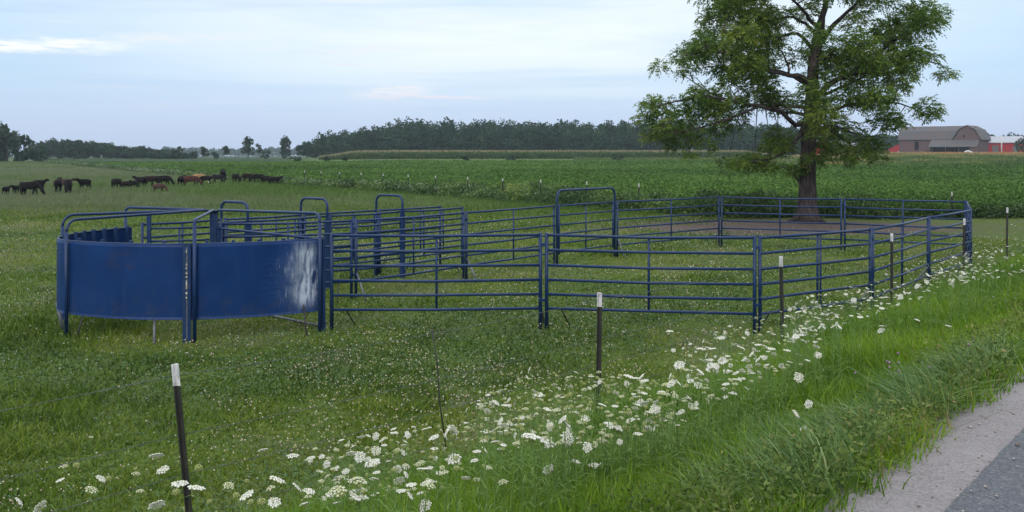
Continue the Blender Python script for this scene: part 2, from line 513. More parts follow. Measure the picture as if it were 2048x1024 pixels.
ys = np.concatenate([np.linspace(-25, 2, 20), np.geomspace(2.4, 260, 220), np.geomspace(266, 2600, 40)])
ss = np.linspace(-1.6, 1.6, 300)
GX = ss[None, :] * (np.abs(ys)[:, None] + 22); GY = np.repeat(ys[:, None], len(ss), 1)
GZ = H(GX, GY)
nr, nc = GX.shape
idx = np.arange(nr * nc).reshape(nr, nc)
q = np.stack([idx[:-1, :-1], idx[:-1, 1:], idx[1:, 1:], idx[1:, :-1]], -1).reshape(-1, 4)
gme = np_mesh('ground', np.stack([GX, GY, GZ], -1).reshape(-1, 3), quads=q, smooth=True)
tag(link_mesh('ground', gme, ground_mat()), kind='structure')


def strip_mesh(name, d0f, d1, zoff, mat, fr):
    al = np.concatenate([np.linspace(-40, -8, 20), np.linspace(-7.9, 12, 400), np.linspace(12.2, 140, 120)])
    V = []
    for k, f in enumerate(fr):
        d0 = d0f(al) if callable(d0f) else np.full_like(al, d0f)
        dd = d0 + (d1 - d0) * f
        x = FP[0] + FT[0] * al + FN[0] * dd; y = FP[1] + FT[1] * al + FN[1] * dd
        z = H(x, y) * 0 + np.maximum(H(x, y), ROADZ * (1 - sstep(y, 90, 200)) - 0.03 * (k == 0)) + zoff
        if k == 0: z = H(x, y) - 0.01
        V.append(np.stack([x, y, z], -1))
    V = np.stack(V, 0); a, n_ = V.shape[:2]
    ix = np.arange(a * n_).reshape(a, n_)
    q_ = np.stack([ix[:-1, :-1], ix[1:, :-1], ix[1:, 1:], ix[:-1, 1:]], -1).reshape(-1, 4)
    o = link_mesh(name, np_mesh(name, V.reshape(-1, 3), quads=q_[:, ::-1], smooth=True), mat)
    return tag(o, kind='structure')

def gravel_mat():
    m, nt, b = new_mat('gravel_shoulder')
    g = nt.new('ShaderNodeNewGeometry'); p = g.outputs['Position']
    v = nt.new('ShaderNodeTexVoronoi'); v.inputs['Scale'].default_value = 55
    nt.link(p, v.inputs['Vector'])
    c, n = gravel_colour(nt, p)
    nt.link(c, b.inputs['Base Color']); b.inputs['Roughness'].default_value = 0.95; b.inputs['Specular IOR Level'].default_value = 0.15
    bump(nt, b, nt.math('ADD', v.outputs['Distance'], nt.math('MULTIPLY', n, 2.0)), 0.6, 0.012)
    return m

def asphalt_mat():
    m, nt, b = new_mat('asphalt')
    g = nt.new('ShaderNodeNewGeometry'); p = g.outputs['Position']
    v = nt.new('ShaderNodeTexVoronoi'); v.inputs['Scale'].default_value = 75; nt.link(p, v.inputs['Vector'])
    sp = nt.new('ShaderNodeSeparateColor'); nt.link(v.outputs['Color'], sp.inputs[0])
    c = nt.ramp(sp.outputs[0], [(0.0, (0.062, 0.070, 0.088)), (0.75, (0.092, 0.102, 0.124)), (1.0, (0.135, 0.145, 0.168))])
    n = nt.noise(p, 1.6, 5, 0.65)
    c = nt.mix(nt.math('MULTIPLY', nt.smooth(n, 0.45, 0.7), 0.5), c, (0.098, 0.102, 0.116))
    nt.link(c, b.inputs['Base Color']); b.inputs['Roughness'].default_value = 0.85; b.inputs['Specular IOR Level'].default_value = 0.3
    bump(nt, b, v.outputs['Distance'], 0.7, 0.006)
    return m

strip_mesh('gravel_shoulder', lambda a: 4.10 + 0.16 * (vnoise(a, a * 0, 2.3) - 0.5) + 0.10 * (vnoise(a, a * 0, 8.0, 3) - 0.5), 4.52, 0.006, gravel_mat(), (0, .1, .3, .6, 1))
strip_mesh('road', lambda a: 4.40 + 0.02 * (vnoise(a, a * 0, 1.2) - 0.5) + 0.012 * (vnoise(a, a * 0, 14.0) - 0.5), 11.5, 0.026, asphalt_mat(), (0, .004, .3, .6, 1))


# ------------------------------------------------------------------ foliage helpers
def diamonds(P, L, W, D, N=None):
    """leaf-shaped quads: base P, length L along D, width W across"""
    n = len(P)
    if N is None:
        N = rng.normal(size=(n, 3))
    S = np.cross(D, N); S /= np.linalg.norm(S, axis=1, keepdims=True) + 1e-9
    L = np.broadcast_to(np.asarray(L, float), (n,))[:, None]; W = np.broadcast_to(np.asarray(W, float), (n,))[:, None]
    Nn = np.cross(S, D)
    V = np.empty((n, 4, 3))
    V[:, 0] = P
    V[:, 1] = P + D * L * 0.45 + S * W * 0.5 + Nn * W * 0.12
    V[:, 2] = P + D * L
    V[:, 3] = P + D * L * 0.45 - S * W * 0.5 + Nn * W * 0.12
    Q = np.arange(n * 4).reshape(n, 4)
    return V.reshape(-1, 3), Q

def rand_dir(n, up=0.0):
    d = rng.normal(size=(n, 3)); d[:, 2] += up
    return d / (np.linalg.norm(d, axis=1, keepdims=True) + 1e-9)

def blades(P, Hh, W, segs=2, lean=0.25, bend=0.5, dirang=None):
    n = len(P)
    Hh = np.broadcast_to(np.asarray(Hh, float), (n,)); W = np.broadcast_to(np.asarray(W, float), (n,))
    yaw = rng.uniform(0, 2 * np.pi, n)
    ph = rng.uniform(0, 2 * np.pi, n) if dirang is None else dirang
    ld = np.stack([np.cos(ph), np.sin(ph), 0 * ph], -1)
    le = np.abs(rng.normal(0, lean, n)); be = np.abs(rng.normal(0, bend, n))
    side = np.stack([np.cos(yaw), np.sin(yaw), 0 * yaw], -1) * W[:, None] * 0.5
    vs = []
    for k in range(segs + 1):
        t_ = k / segs
        h = Hh * (t_ - np.minimum(be, 1.2) * 0.42 * t_ * t_)
        out = Hh * (le * t_ + be * t_ * t_)
        c = P + ld * out[:, None]; c[:, 2] += h
        if k < segs:
            wd = (1 - t_) ** 0.6
            vs += [c - side * wd, c + side * wd]
        else: vs.append(c)
    m = len(vs)
    V = np.stack(vs, 1).reshape(-1, 3)
    b0 = (np.arange(n) * m)[:, None]
    Q = [b0 + np.array([[2 * k, 2 * k + 1, 2 * k + 3, 2 * k + 2]]) for k in range(segs - 1)]
    Q = np.concatenate(Q) if Q else None
    T = b0 + np.array([[2 * segs - 2, 2 * segs - 1, 2 * segs]])
    return V, Q, T, m

def scatter(n, y0, y1, k, smin=-0.62, smax=0.62):
    u = rng.random(n)
    a = 2.0 - k
    y = (y0 ** a + u * (y1 ** a - y0 ** a)) ** (1 / a) if abs(a) > 1e-6 else y0 * (y1 / y0) ** u
    x = rng.uniform(smin, smax, n) * y
    return x, y

def P3(x, y, dz=0.0): return np.stack([x, y, H(x, y) + dz], -1)

def stuff_mesh(name, label, V, mat, quads=None, tris=None, tint=None, cat=None):
    o = link_mesh(name, np_mesh(name, V, quads, tris, {'tint': tint} if tint is not None else None), mat)
    return tag(o, label, cat, kind='stuff')


# ------------------------------------------------------------------ far woods and trees
M_WOOD = leaf_mat('wood_leaves', [(0.0, (0.008, 0.022, 0.014)), (0.5, (0.017, 0.040, 0.022)), (1.0, (0.040, 0.074, 0.034))], 0.8, 0.1, 0.15)
M_BARK = plain_mat('bark', (0.060, 0.048, 0.050), 0.95, 0.45, 9, spec=0.1, bumps=1.0)

def crown_cards(c, rx, ry, rz, nblob, ncard, size, squat=0.0, seed=None):
    """leaf clumps spread through an uneven crown: returns base points, sizes, tint"""
    bl = []
    for i in range(nblob):
        th = rng.uniform(0, 2 * np.pi); cz = rng.uniform(-0.85, 0.95)
        rr = math.sqrt(max(0.05, 1 - cz * cz)) * rng.uniform(0.35, 0.85)
        bl.append((rr * math.cos(th), rr * math.sin(th), cz * 0.8, rng.uniform(0.24, 0.44)))
    bl = np.array(bl)
    wts = bl[:, 3] ** 2; wts /= wts.sum()
    k = rng.choice(nblob, ncard, p=wts)
    d = rand_dir(ncard)
    r = rng.uniform(0.55, 1.05, ncard)
    P = bl[k, :3] + d * (bl[k, 3] * r)[:, None]
    tint = np.clip(0.5 + rng.normal(0, 0.2, ncard) + (rng.random(nblob)[k] - 0.5) * 0.5, 0, 1)
    P = np.asarray(c) + P * np.array([rx, ry, rz])
    return P, tint, d

def cards_of(P, d, size):
    n = len(P)
    D = d + 0.8 * rng.normal(size=(n, 3)); D[:, 2] -= 0.15
    D /= np.linalg.norm(D, axis=1, keepdims=True)
    sz = size * rng.uniform(0.6, 1.4, n)
    return diamonds(P - D * (sz * 0.5)[:, None], sz, sz * 0.75, D)

def forest(name, label, trees, size, ncard):
    Vs = []; Ts = []
    for (x, y, z0, ztop, wd) in trees:
        h = ztop - z0
        P, ti, d = crown_cards((x, y, z0 + h * 0.53), wd * 0.5, wd * 0.5, h * 0.52, 12, ncard, size)
        V, _ = cards_of(P, d, size)
        tt = rng.normal(0, 0.18)
        Vs.append(V); Ts.append(np.repeat(np.clip(ti + tt, 0, 1), 4))
    V = np.concatenate(Vs); T_ = np.concatenate(Ts)
    Q = np.arange(len(V)).reshape(-1, 4)
    return stuff_mesh(name, label, V, M_WOOD, quads=Q, tint=T_, cat='woods')

prof_x = [628, 660, 700, 730, 770, 830, 880, 940, 1000, 1060, 1130, 1200, 1280, 1400, 1500, 1600, 1680, 1760, 1800]
prof_v = [272, 266, 258, 258, 247, 236, 238, 243, 240, 246, 240, 246, 241, 247, 246, 250, 258, 266, 268]
tr = []
for row in range(6):
    Y = 432 + row * 11
    for px in np.arange(632, 1800, 21.0):
        p_ = px + rng.uniform(-11, 11); yy = Y + rng.uniform(-5, 5)
        x = (p_ - 1024) / F * yy
        top = zrow(np.interp(p_, prof_x, prof_v) + rng.uniform(-1, 11) + (5 - row) * 1.3 + (8 if row == 0 and rng.random() < 0.35 else 0), yy)
        tr.append((x, yy, hz(x, yy), top, rng.uniform(8.5, 13)))
forest('woods', 'dark mixed wood stretching along the far edge of the crop field', tr, 0.95, 560)
tr = []
for row in range(3):
    Y = 415 + row * 14
    for px in np.arange(84, 375, 13.0):
        p_ = px + rng.uniform(-6, 6); yy = Y + rng.uniform(-4, 4); x = (p_ - 1024) / F * yy
        tr.append((x, yy, hz(x, yy), zrow(np.interp(p_, [84, 130, 180, 240, 300, 340, 375], [280, 281, 284, 292, 298, 303, 307]) + rng.uniform(-2, 5), yy), rng.uniform(6, 9)))
forest('hedgerow_wood', 'long low belt of dark trees behind the cattle pasture, sinking towards the right', tr, 0.85, 380)
tr = []
for px in np.arange(330, 700, 6.0):
    yy = 1500 + rng.uniform(-40, 40); x = (px - 1024) / F * yy
    tr.append((x, yy, hz(x, yy), zrow(rng.uniform(294, 300), yy), 17))
for px in np.arange(1650, 2150, 9.0):
    yy = 620 + rng.uniform(-25, 25); x = (px - 1024) / F * yy
    tr.append((x, yy, hz(x, yy), zrow(rng.uniform(271, 279), yy), 13))
forest('distant_woods', 'faint blue-green line of woods at the horizon', tr, 3.0, 150)

def far_tree(px, base_v, top_v, wpx, Y, label, kind='broadleaf_tree', dens=420, size=0.85, bare=0.25, group=None):
    x = (px - 1024) / F * Y; z0 = hz(x, Y); zt = zrow(top_v, Y); wd = wpx * Y / F
    h = zt - z0
    o = thing(kind, label, 'tree' if 'tree' in kind else 'shrub', (x, Y, z0), 0, group)
    cz = h * (bare + (1 - bare) / 2)
    P, ti, d = crown_cards((0, 0, cz), wd / 2 * 1.05, wd / 2 * 1.05, h * (1 - bare) / 2 * 1.08, 14, dens, size)
    P[:, 2] = np.maximum(P[:, 2], 0.1 + rng.uniform(0, .08, len(P)) * h)
    V, Q = cards_of(P, d, size)
    link_mesh('crown' if 'tree' in kind else 'foliage', np_mesh('crown', V, Q, None, {'tint': np.repeat(ti, 4)}), M_WOOD, o)
    mb = MB()
    tr_ = max(0.05, wd * 0.03)
    mb.tube([(0, 0, -0.1), (wd * .02, 0, h * .4), (0, 0, h * 0.75)], [tr_, tr_ * .75, tr_ * .3], 7)
    for k in range(5):
        a = k * 1.3 + px; z1 = h * (0.3 + 0.09 * k)
        mb.tube([(0, 0, z1), (math.cos(a) * wd * .18, math.sin(a) * wd * .18, z1 + h * .12), (math.cos(a) * wd * .36, math.sin(a) * wd * .36, z1 + h * .2)], [tr_ * .5, tr_ * .35, tr_ * .12], 5)
    mb.build('trunk' if 'tree' in kind else 'stem', M_BARK, o, local=True)
    return o

FT_ = 'scattered trees along the far field edge'
far_tree(14, 327, 249, 66, 300, 'tallest dark tree at the far left end of the pasture', dens=1500, bare=.0)
far_tree(-22, 327, 258, 70, 306, 'dark tree cut off by the left border behind the pasture', dens=1300, bare=.0)
far_tree(47, 327, 274, 56, 298, 'dark round tree just right of the tallest one at the far left', dens=1200, bare=.0)
far_tree(74, 327, 285, 44, 296, 'low dark tree ending the clump at the far left', dens=900, bare=.0)
far_tree(148, 319, 285, 42, 360, 'dark round tree standing in front of the low tree belt on the left', dens=500, bare=.05)
far_tree(287, 318, 290, 15, 395, 'narrow tree rising above the low belt on the left', dens=200, bare=.2)
far_tree(313, 318, 300, 26, 380, 'low bushy tree at the right end of the tree belt', dens=250, bare=.05)
far_tree(355, 318, 294, 24, 370, 'ragged tree standing where the left tree belt ends', dens=220, bare=.1)
far_tree(388, 316, 303, 18, 390, 'small round tree left of a pair in the gap below the open horizon', dens=150, bare=.05)
far_tree(410, 316, 295, 20, 390, 'thin-topped tree in the gap left of the upright trees', dens=180, bare=.1)
far_tree(432, 316, 304, 18, 400, 'low shrubby tree between the thin-topped and the slanting one', dens=130, bare=.05)
far_tree(450, 315, 292, 17, 400, 'small slanting tree next left of the tall upright tree', dens=200, bare=.2)
far_tree(496, 314, 275, 28, 400, 'tall upright tree beside a ragged half-dead one on the field edge', dens=700, bare=.05)
far_tree(516, 314, 287, 16, 398, 'ragged half-dead tree touching the tall upright one', dens=90, bare=.3)
far_tree(532, 314, 300, 26, 396, 'low tree right of the ragged half-dead one', dens=150, bare=.05)
far_tree(572, 313, 271, 30, 395, 'tall full tree standing alone left of the woods', dens=750, bare=.05)
far_tree(597, 312, 291, 14, 400, 'thin small tree between the lone tall tree and the woods', dens=110, bare=.2)
far_tree(614, 311, 284, 28, 405, 'round tree next left of the woods', dens=550, bare=.05)
far_tree(648, 309, 263, 36, 410, 'tall tree at the left tip of the woods', dens=800, bare=.03)
far_tree(694, 307, 287, 26, 395, 'small pale green tree before the left part of the woods', dens=260, bare=.03)
far_tree(727, 307, 295, 22, 392, 'pale bush-like tree at the foot of the woods', dens=200, bare=.03)
far_tree(1988, 308, 266, 20, 470, 'tree top showing behind the ridge end of the grey barn', dens=200, bare=.2)
far_tree(2020, 308, 266, 36, 470, 'wide tree top behind the white roof of the red shed', dens=300, bare=.2)
far_tree(2046, 312, 276, 30, 385, 'dark tree in front of the right end of the red shed', dens=300, bare=.05)
for px, bv, tv, wp, lab in ((590, 320, 311, 26, 'low dark shrub at the field edge below the lone tall tree'), (655, 320, 312, 14, 'small shrub at the field edge below the left tip of the woods'),
                            (690, 320, 313, 12, 'tiny shrub right of the one below the woods tip'), (932, 319, 311, 16, 'dark ragged shrub on the light strip in front of the woods'),
                            (1022, 320, 309, 24, 'wide dark shrub on the light strip, middle one before the woods'), (1235, 321, 306, 26, 'round dark shrub standing on the light strip left of the big tree'),
                            (100, 326, 318, 16, 'small weedy shrub at the pasture end beside the left trees'), (2032, 334, 325, 44, 'low dark shrub in the crop below the red shed')):
    far_tree(px, bv, tv, wp, 262 if px != 100 else 300, lab, 'shrub', 160, 0.5, 0.0)


# ------------------------------------------------------------------ farm buildings
def plank_mat(name, c1, c2, c3, rough=0.9, vscale=3.0):
    m, nt, b = new_mat(name)
    tc_ = nt.new('ShaderNodeTexCoord'); p = tc_.outputs['Object']
    wv = nt.noise(nt.mapping(p, (vscale, vscale, 0.12)), 2.0, 4, 0.7)
    n = nt.noise(p, 0.35, 5, 0.65)
    c = nt.ramp(wv, [(0.3, c1), (0.7, c2)])
    c = nt.mix(nt.math('MULTIPLY', nt.smooth(n, 0.45, 0.65), 0.6), c, c3)
    nt.link(c, b.inputs['Base Color']); b.inputs['Roughness'].default_value = rough; b.inputs['Specular IOR Level'].default_value = 0.15
    return m
M_BARN = plank_mat('weathered_boards', (0.066, 0.047, 0.054), (0.112, 0.084, 0.092), (0.105, 0.052, 0.056))
M_RED = plank_mat('red_boards', (0.22, 0.018, 0.026), (0.32, 0.028, 0.036), (0.20, 0.03, 0.035))
M_ROOF = plank_mat('old_metal_roof', (0.054, 0.057, 0.067), (0.090, 0.092, 0.104), (0.105, 0.068, 0.064), 0.7, 1.2)
M_WROOF = plank_mat('pale_metal_roof', (0.25, 0.275, 0.335), (0.31, 0.335, 0.40), (0.27, 0.295, 0.36), 0.5, 1.0)
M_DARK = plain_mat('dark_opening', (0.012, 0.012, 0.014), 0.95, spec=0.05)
M_GREYDOOR = plank_mat('grey_door', (0.09, 0.09, 0.11), (0.13, 0.13, 0.15), (0.10, 0.10, 0.12))
M_TARP = plain_mat('white_tarp', (0.34, 0.36, 0.40), 0.5, 0.2, 1.5, bumps=0.6)

BA = R(38.0)
B0 = at(1934, 400)
BZ = hz(B0.x, 400) - 0.05
barn = thing('barn', 'weathered grey gambrel barn with a cross gable and open lean-to shed', 'barn', (B0.x, 400, BZ), -BA)

def gamb(hw, eave, brk, ridge, y=0.0, k=0.62):
    return [(-hw, eave), (-hw * k, brk), (0, ridge), (hw * k, brk), (hw, eave)]

def roof_shell(mb, prof, axis_fn, a0, a1, th=0.18):
    # roof slabs following a profile, each a thin prism
    for (p, q_) in zip(prof[:-1], prof[1:]):
        pa, qa = axis_fn(p, a0), axis_fn(q_, a0)
        n_ = Vector((0, 0, th))
        mb.prism([pa, qa, qa + n_, pa + n_], axis_fn(p, a1) - pa)

LE, RE = -26.6, 5.1
# main block: ridge along local x
fx = lambda p, a: Vector((a, 5.5 + p[0], p[1]))
wb = MB()
prof = gamb(5.0, 6.1, 9.2, 11.2)
wb.prism([fx((-4.85, 0), LE)] + [fx((x_ * .97, z_ - .1), LE) for x_, z_ in prof] + [fx((4.85, 0), LE)], (RE - 3 - LE, 0, 0))
# cross wing: ridge along local y
fy = lambda p, a: Vector((p[0], a, p[1]))
prof2 = gamb(5.1, 6.0, 9.7, 11.35, k=0.55)
wb.prism([fy((-4.95, 0), -0.4)] + [fy((x_ * .97, z_ - .1), -0.4) for x_, z_ in prof2] + [fy((4.95, 0), -0.4)], (0, 17, 0))
wb.build('wall', M_BARN, barn, local=True)
rb = MB()
roof_shell(rb, gamb(5.5, 5.8, 9.25, 11.25), fx, LE - 0.5, -1.0)
roof_shell(rb, gamb(5.55, 5.6, 9.75, 11.4, k=0.55), fy, -0.9, 17.0)
rb.build('roof', M_ROOF, barn, local=True)
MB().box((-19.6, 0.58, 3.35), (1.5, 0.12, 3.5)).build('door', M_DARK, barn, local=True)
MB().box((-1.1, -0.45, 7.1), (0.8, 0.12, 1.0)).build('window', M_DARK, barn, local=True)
lt = MB()
lt.prism([(-13.6, -0.45, 5.7), (-13.6, -4.9, 2.9), (-13.6, -4.9, 2.75), (-13.6, -0.45, 5.5)], (18.4, 0, 0))
lt.build('lean_to_roof', M_ROOF, barn, local=True)
lw = MB()
lw.box((3.4, -4.5, 1.37), (2.6, .15, 2.75)).box((-13.2, -4.5, 1.37), (.4, .2, 2.75)).box((-7, -4.5, 1.37), (.25, .25, 2.75)).box((-2, -4.5, 1.37), (.25, .25, 2.75))
lw.prism([(4.6, -0.45, 0), (4.6, -4.5, 0), (4.6, -4.5, 2.9), (4.6, -0.45, 5.4)], (.12, 0, 0))
lw.prism([(-13.4, -0.45, 0), (-13.4, -4.5, 0), (-13.4, -4.5, 2.9), (-13.4, -0.45, 5.4)], (.12, 0, 0))
lw.build('lean_to_wall', M_BARN, barn, local=True)
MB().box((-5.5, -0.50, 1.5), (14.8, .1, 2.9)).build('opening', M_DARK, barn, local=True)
ra = MB()
ra.prism([(-33, 0.6, 0), (-26.7, 0.6, 0), (-26.7, 0.6, 4.1), (-33, 0.6, 1.2)], (0, 8, 0))
o = ra.build('annex_wall', M_RED, barn, local=True); o['label'] = 'red shed wall on the left end of the barn'
MB().prism([(-33.3, 0.3, 1.15), (-26.7, 0.3, 4.2), (-26.7, 0.3, 4.35), (-33.3, 0.3, 1.3)], (0, 8.6, 0)).build('annex_roof', M_ROOF, barn, local=True)
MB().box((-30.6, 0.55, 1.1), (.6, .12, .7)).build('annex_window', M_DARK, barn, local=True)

# long red shed to the right
S0 = at(1973, 408)
shed = thing('red_shed', 'long low red shed with pale metal roof right of the grey barn', 'shed', (S0.x, 408, hz(S0.x, 408)), -R(24))
wb = MB(); wb.prism([(0, 0, 0), (0, 9, 0), (0, 9, 4.6), (0, 4.5, 6.9), (0, 0, 4.6)], (24, 0, 0)); wb.build('wall', M_RED, shed, local=True)
rb = MB(); rb.prism([(0, -.6, 4.45), (0, 4.5, 7.05), (0, 4.5, 7.25), (0, -.6, 4.65)], (24.6, 0, 0)); rb.prism([(0, 9.6, 4.45), (0, 4.5, 7.05), (0, 4.5, 7.25), (0, 9.6, 4.65)], (24.6, 0, 0))
rb.build('roof', M_WROOF, shed, local=True)
for x_ in (3.3, 10.8, 18.0):
    MB().box((x_, -0.06, 1.8), (2.4, .1, 3.4)).build('door', M_GREYDOOR, shed, local=True)
MB().box((12, -0.05, 0.25), (23.8, .08, .5)).build('base_board', M_WHITE, shed, local=True)
pp = at(2003, 400)
pole = MB().tube([(pp.x, 400, hz(pp.x, 400) - .2), (pp.x, 400, zrow(272, 400))], [0.3, 0.22], 8).box((pp.x, 399.9, zrow(274, 400)), (2.2, .15, .2)).build('utility_pole', M_WHITE)
tag(pole, 'pale utility pole standing before the red shed', 'pole')

def small_building(name, px, Y, wpx, vtop, veave, wallm, roofm, label, rot):
    x = (px - 1024) / F * Y; z0 = hz(x, Y); wd = wpx * Y / F
    o = thing(name, label, 'building', (x, Y, z0), -rot)
    e = zrow(veave, Y) - z0; r_ = zrow(vtop, Y) - z0
    MB().prism([(-wd / 2, 0, 0), (-wd / 2, 7, 0), (-wd / 2, 7, e), (-wd / 2, 3.5, r_), (-wd / 2, 0, e)], (wd, 0, 0)).build('wall', wallm, o, local=True)
    rb = MB()
    for s_ in (-1, 1):
        rb.prism([(-wd / 2 - .3, 3.5 + s_ * 4.0, e - .2), (-wd / 2 - .3, 3.5, r_ + .05), (-wd / 2 - .3, 3.5, r_ + .25), (-wd / 2 - .3, 3.5 + s_ * 4.0, e)], (wd + .6, 0, 0))
    rb.build('roof', roofm, o, local=True)
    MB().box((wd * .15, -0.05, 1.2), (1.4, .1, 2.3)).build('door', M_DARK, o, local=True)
small_building('red_barn', 1640, 405, 26, 272, 282, M_RED, M_ROOF, 'small red barn half hidden by the foot of the big tree crown', R(20))
small_building('farm_shed', 1674, 398, 24, 280, 290, M_BARN, M_WROOF, 'pale-roofed shed seen through leaves next right of the small red barn', R(22))
small_building('farm_shed', 1702, 402, 28, 284, 291, M_BARN, M_WROOF, 'low pale-roofed shed between the big tree crown and the grey barn', R(22))

def lumpy(name, px, v, wpx, hpx, Y, mat, label, cat):
    x = (px - 1024) / F * Y; wd = wpx * Y / F; h = hpx * Y / F
    bm = bmesh.new(); bmesh.ops.create_icosphere(bm, subdivisions=3, radius=1)
    for vv in bm.verts:
        n_ = 0.75 + 0.5 * float(vnoise(vv.co.x * 2 + vv.co.z, vv.co.y * 2, 1.0, 4))
        vv.co = Vector((vv.co.x * wd / 2 * n_, vv.co.y * wd / 3 * n_, max(-.1, vv.co.z * h * n_)))
    me = bpy.data.meshes.new(name); bm.to_mesh(me); bm.free()
    o = link_mesh(name, me, mat); o.location = (x, Y, hz(x, Y))
    return tag(o, label, cat)
lumpy('tarp_pile', 1937, 308, 20, 6, 388, M_TARP, 'white tarp-covered heap standing before the barn lean-to', 'tarp')
lumpy('tarp_pile', 1797, 310, 7, 4, 385, M_TARP, 'small white heap by the red end shed of the barn', 'tarp')


# ------------------------------------------------------------------ blue corral
def ptop(px, v, z=1.65):          # a post whose top (height z) is seen at column px, row v
    Y = (CAMZ - z) * F / (v - VH)
    return Vector(((px - 1024) / F * Y, Y, 0))

J = dict(
    A0=ptop(657, 469), A1=ptop(1087, 467.5), B1=ptop(1516, 473.5), C1=ptop(1744, 457), D1=ptop(1857, 433.5),
    E1=ptop(1942, 419), G0=ptop(1934, 402.5), G1=ptop(1686, 397), H1=ptop(1440, 393), I1=ptop(1232, 402.5),
    K0=ptop(1111, 410.5), K1=ptop(930, 424), L1=ptop(708, 440))
HINGE = Vector((-5.93, 19.9, 0))
ZR = [1.63, 1.37, 1.11, 0.86, 0.61, 0.365]
G_PAN = 'blue corral panels'

def ground_pt(p): return Vector((p.x, p.y, hz(p.x, p.y)))

def panel(p0, p1, label, zr=ZR, uprights=(0.5,), inset=0.055, rad=0.025, brace=True, name='corral_hurdle', group=G_PAN, posth=1.67, double_up=False, skid=True):
    p0 = Vector(p0); p1 = Vector(p1)
    d = (p1 - p0).normalized(); nrm = Vector((-d.y, d.x, 0))
    a = p0 + d * inset; b = p1 - d * inset
    mid = (a + b) / 2
    o = thing(name, label, 'fence panel', ground_pt(mid), 0, group)
    for z in zr:
        s_ = random.uniform(-.022, .006)
        MB().tube([a + Vector((0, 0, z)), (a + b) / 2 + Vector((0, 0, z + s_)), b + Vector((0, 0, z))], rad, 8).build('rail', M_BLUE, o)
    for q_ in (a, b):
        g_ = hz(q_.x, q_.y) - 0.05
        lean = nrm * random.uniform(-.012, .012)
        m = MB()
        m.tube([q_ + Vector((0, 0, g_)), q_ + lean + Vector((0, 0, posth))], 0.031, 4, caps=True)
        m.build('end_post', M_BLUE, o)
    for f in uprights:
        q_ = a.lerp(b, f)
        m = MB().tube([q_ + Vector((0, 0, zr[-1] - .02)) + nrm * .012, q_ + Vector((0, 0, zr[0] + .01)) + nrm * .012], 0.022, 6)
        m.build('upright', M_BLUE, o)
        if double_up:
            q2 = q_ + d * .07
            MB().tube([q2 + Vector((0, 0, zr[-1] - .02)), q2 + Vector((0, 0, zr[0]))], 0.018, 6).build('upright', M_BLUE, o)
    if brace:
        q_ = a + d * 0.25
        f_ = q_ + nrm * 0.35 + d * 0.12
        MB().tube([q_ + Vector((0, 0, zr[-1])), f_ + Vector((0, 0, hz(f_.x, f_.y)))], 0.013, 5).build('brace_rod', M_BRACE, o)
    if skid:
        q_ = b - d * 0.02
        f_ = q_ + nrm * 0.4 + d * 0.12
        MB().tube([q_ + Vector((0, 0, .55)), f_ + Vector((0, 0, hz(f_.x, f_.y)))], 0.022, 6).build('brace_leg', M_SKID, o)
    # pin lugs on one end
    for z in (zr[1] + .1, zr[-2] - .1):
        MB().box(b + d * 0.04 + Vector((0, 0, z)), (.07, .05, .05), (d, nrm, Vector((0, 0, 1)))).build('pin_lug', M_BLUE, o)
    return o

panel(J['A0'], J['A1'], 'blue six-rail panel joining the sheeted tub to the front middle posts', double_up=False)
panel(J['A1'], J['B1'], 'blue six-rail panel between the front middle posts and the front right corner')
panel(J['B1'], J['C1'], 'blue panel turning back from the front right corner, doubled middle upright', double_up=True, skid=True)
panel(J['C1'], J['D1'], 'blue panel running up the right side behind the white flowers', uprights=(0.5,))
panel(J['D1'], J['E1'], 'farthest blue panel of the right side, its end at the bright corner', uprights=())
panel(J['E1'], J['G0'], 'blue panel seen end-on at the right far corner, catching the sky light', uprights=(0.5,), skid=False)
panel(J['G0'], J['G1'], 'blue panel in the far row, right of the tree trunk', skid=False)
panel(J['G1'], J['H1'], 'blue panel in the far row standing right before the tree trunk', skid=False)
panel(J['H1'], J['I1'], 'blue panel in the far row between the arched gate and the tree', brace=True)
panel(J['K0'], J['K1'], 'blue panel next left of the arched gate')
panel(J['K1'], J['L1'], 'blue panel of the inner side nearest the chute, left of the thick double post')
panel(J['L1'], HINGE + Vector((.08, .05, 0)), 'blue panel from the tub hinge post to the inner side double post', brace=True)

def arch(mb, a, b, z0, z1, ztop, r, rad):
    a = Vector(a); b = Vector(b); d = (b - a); L = d.length; d.normalize()
    pts = [a + Vector((0, 0, z0)), a + Vector((0, 0, ztop - r))]
    for k in range(1, 7):
        th = k / 6 * math.pi / 2
        pts.append(a + d * (r - r * math.cos(th)) + Vector((0, 0, ztop - r + r * math.sin(th))))
    for k in range(0, 7):
        th = math.pi / 2 * (1 - k / 6)
        pts.append(b - d * (r - r * math.cos(th)) + Vector((0, 0, ztop - r + r * math.sin(th))))
    pts.append(b + Vector((0, 0, z1)))
    mb.tube(pts, rad, 8)

g0, g1 = J['I1'], J['K0']
dg = (g1 - g0).normalized()
gate = thing('arched_gate', 'blue walk-through gate with a tall square arch over it', 'gate', ground_pt((g0 + g1) / 2))
m = MB(); arch(m, g1 - dg * .07, g0 + dg * .07, -.03, -.03, 2.05, 0.22, 0.032); m.build('arch_frame', M_BLUE, gate)
ga, gb = g0 + dg * 0.16, g1 - dg * 0.16
for z in ZR:
    MB().tube([ga + Vector((0, 0, z)), gb + Vector((0, 0, z))], 0.024, 8).build('rail', M_BLUE, gate)
for q_ in (ga, gb):
    MB().tube([q_ + Vector((0, 0, .30)), q_ + Vector((0, 0, 1.66))], 0.03, 6).build('stile', M_BLUE, gate)
q_ = ga.lerp(gb, .52)
MB().tube([q_ + Vector((0, .015, .34)), q_ + Vector((0, .015, 1.64))], 0.022, 6).build('upright', M_BLUE, gate)

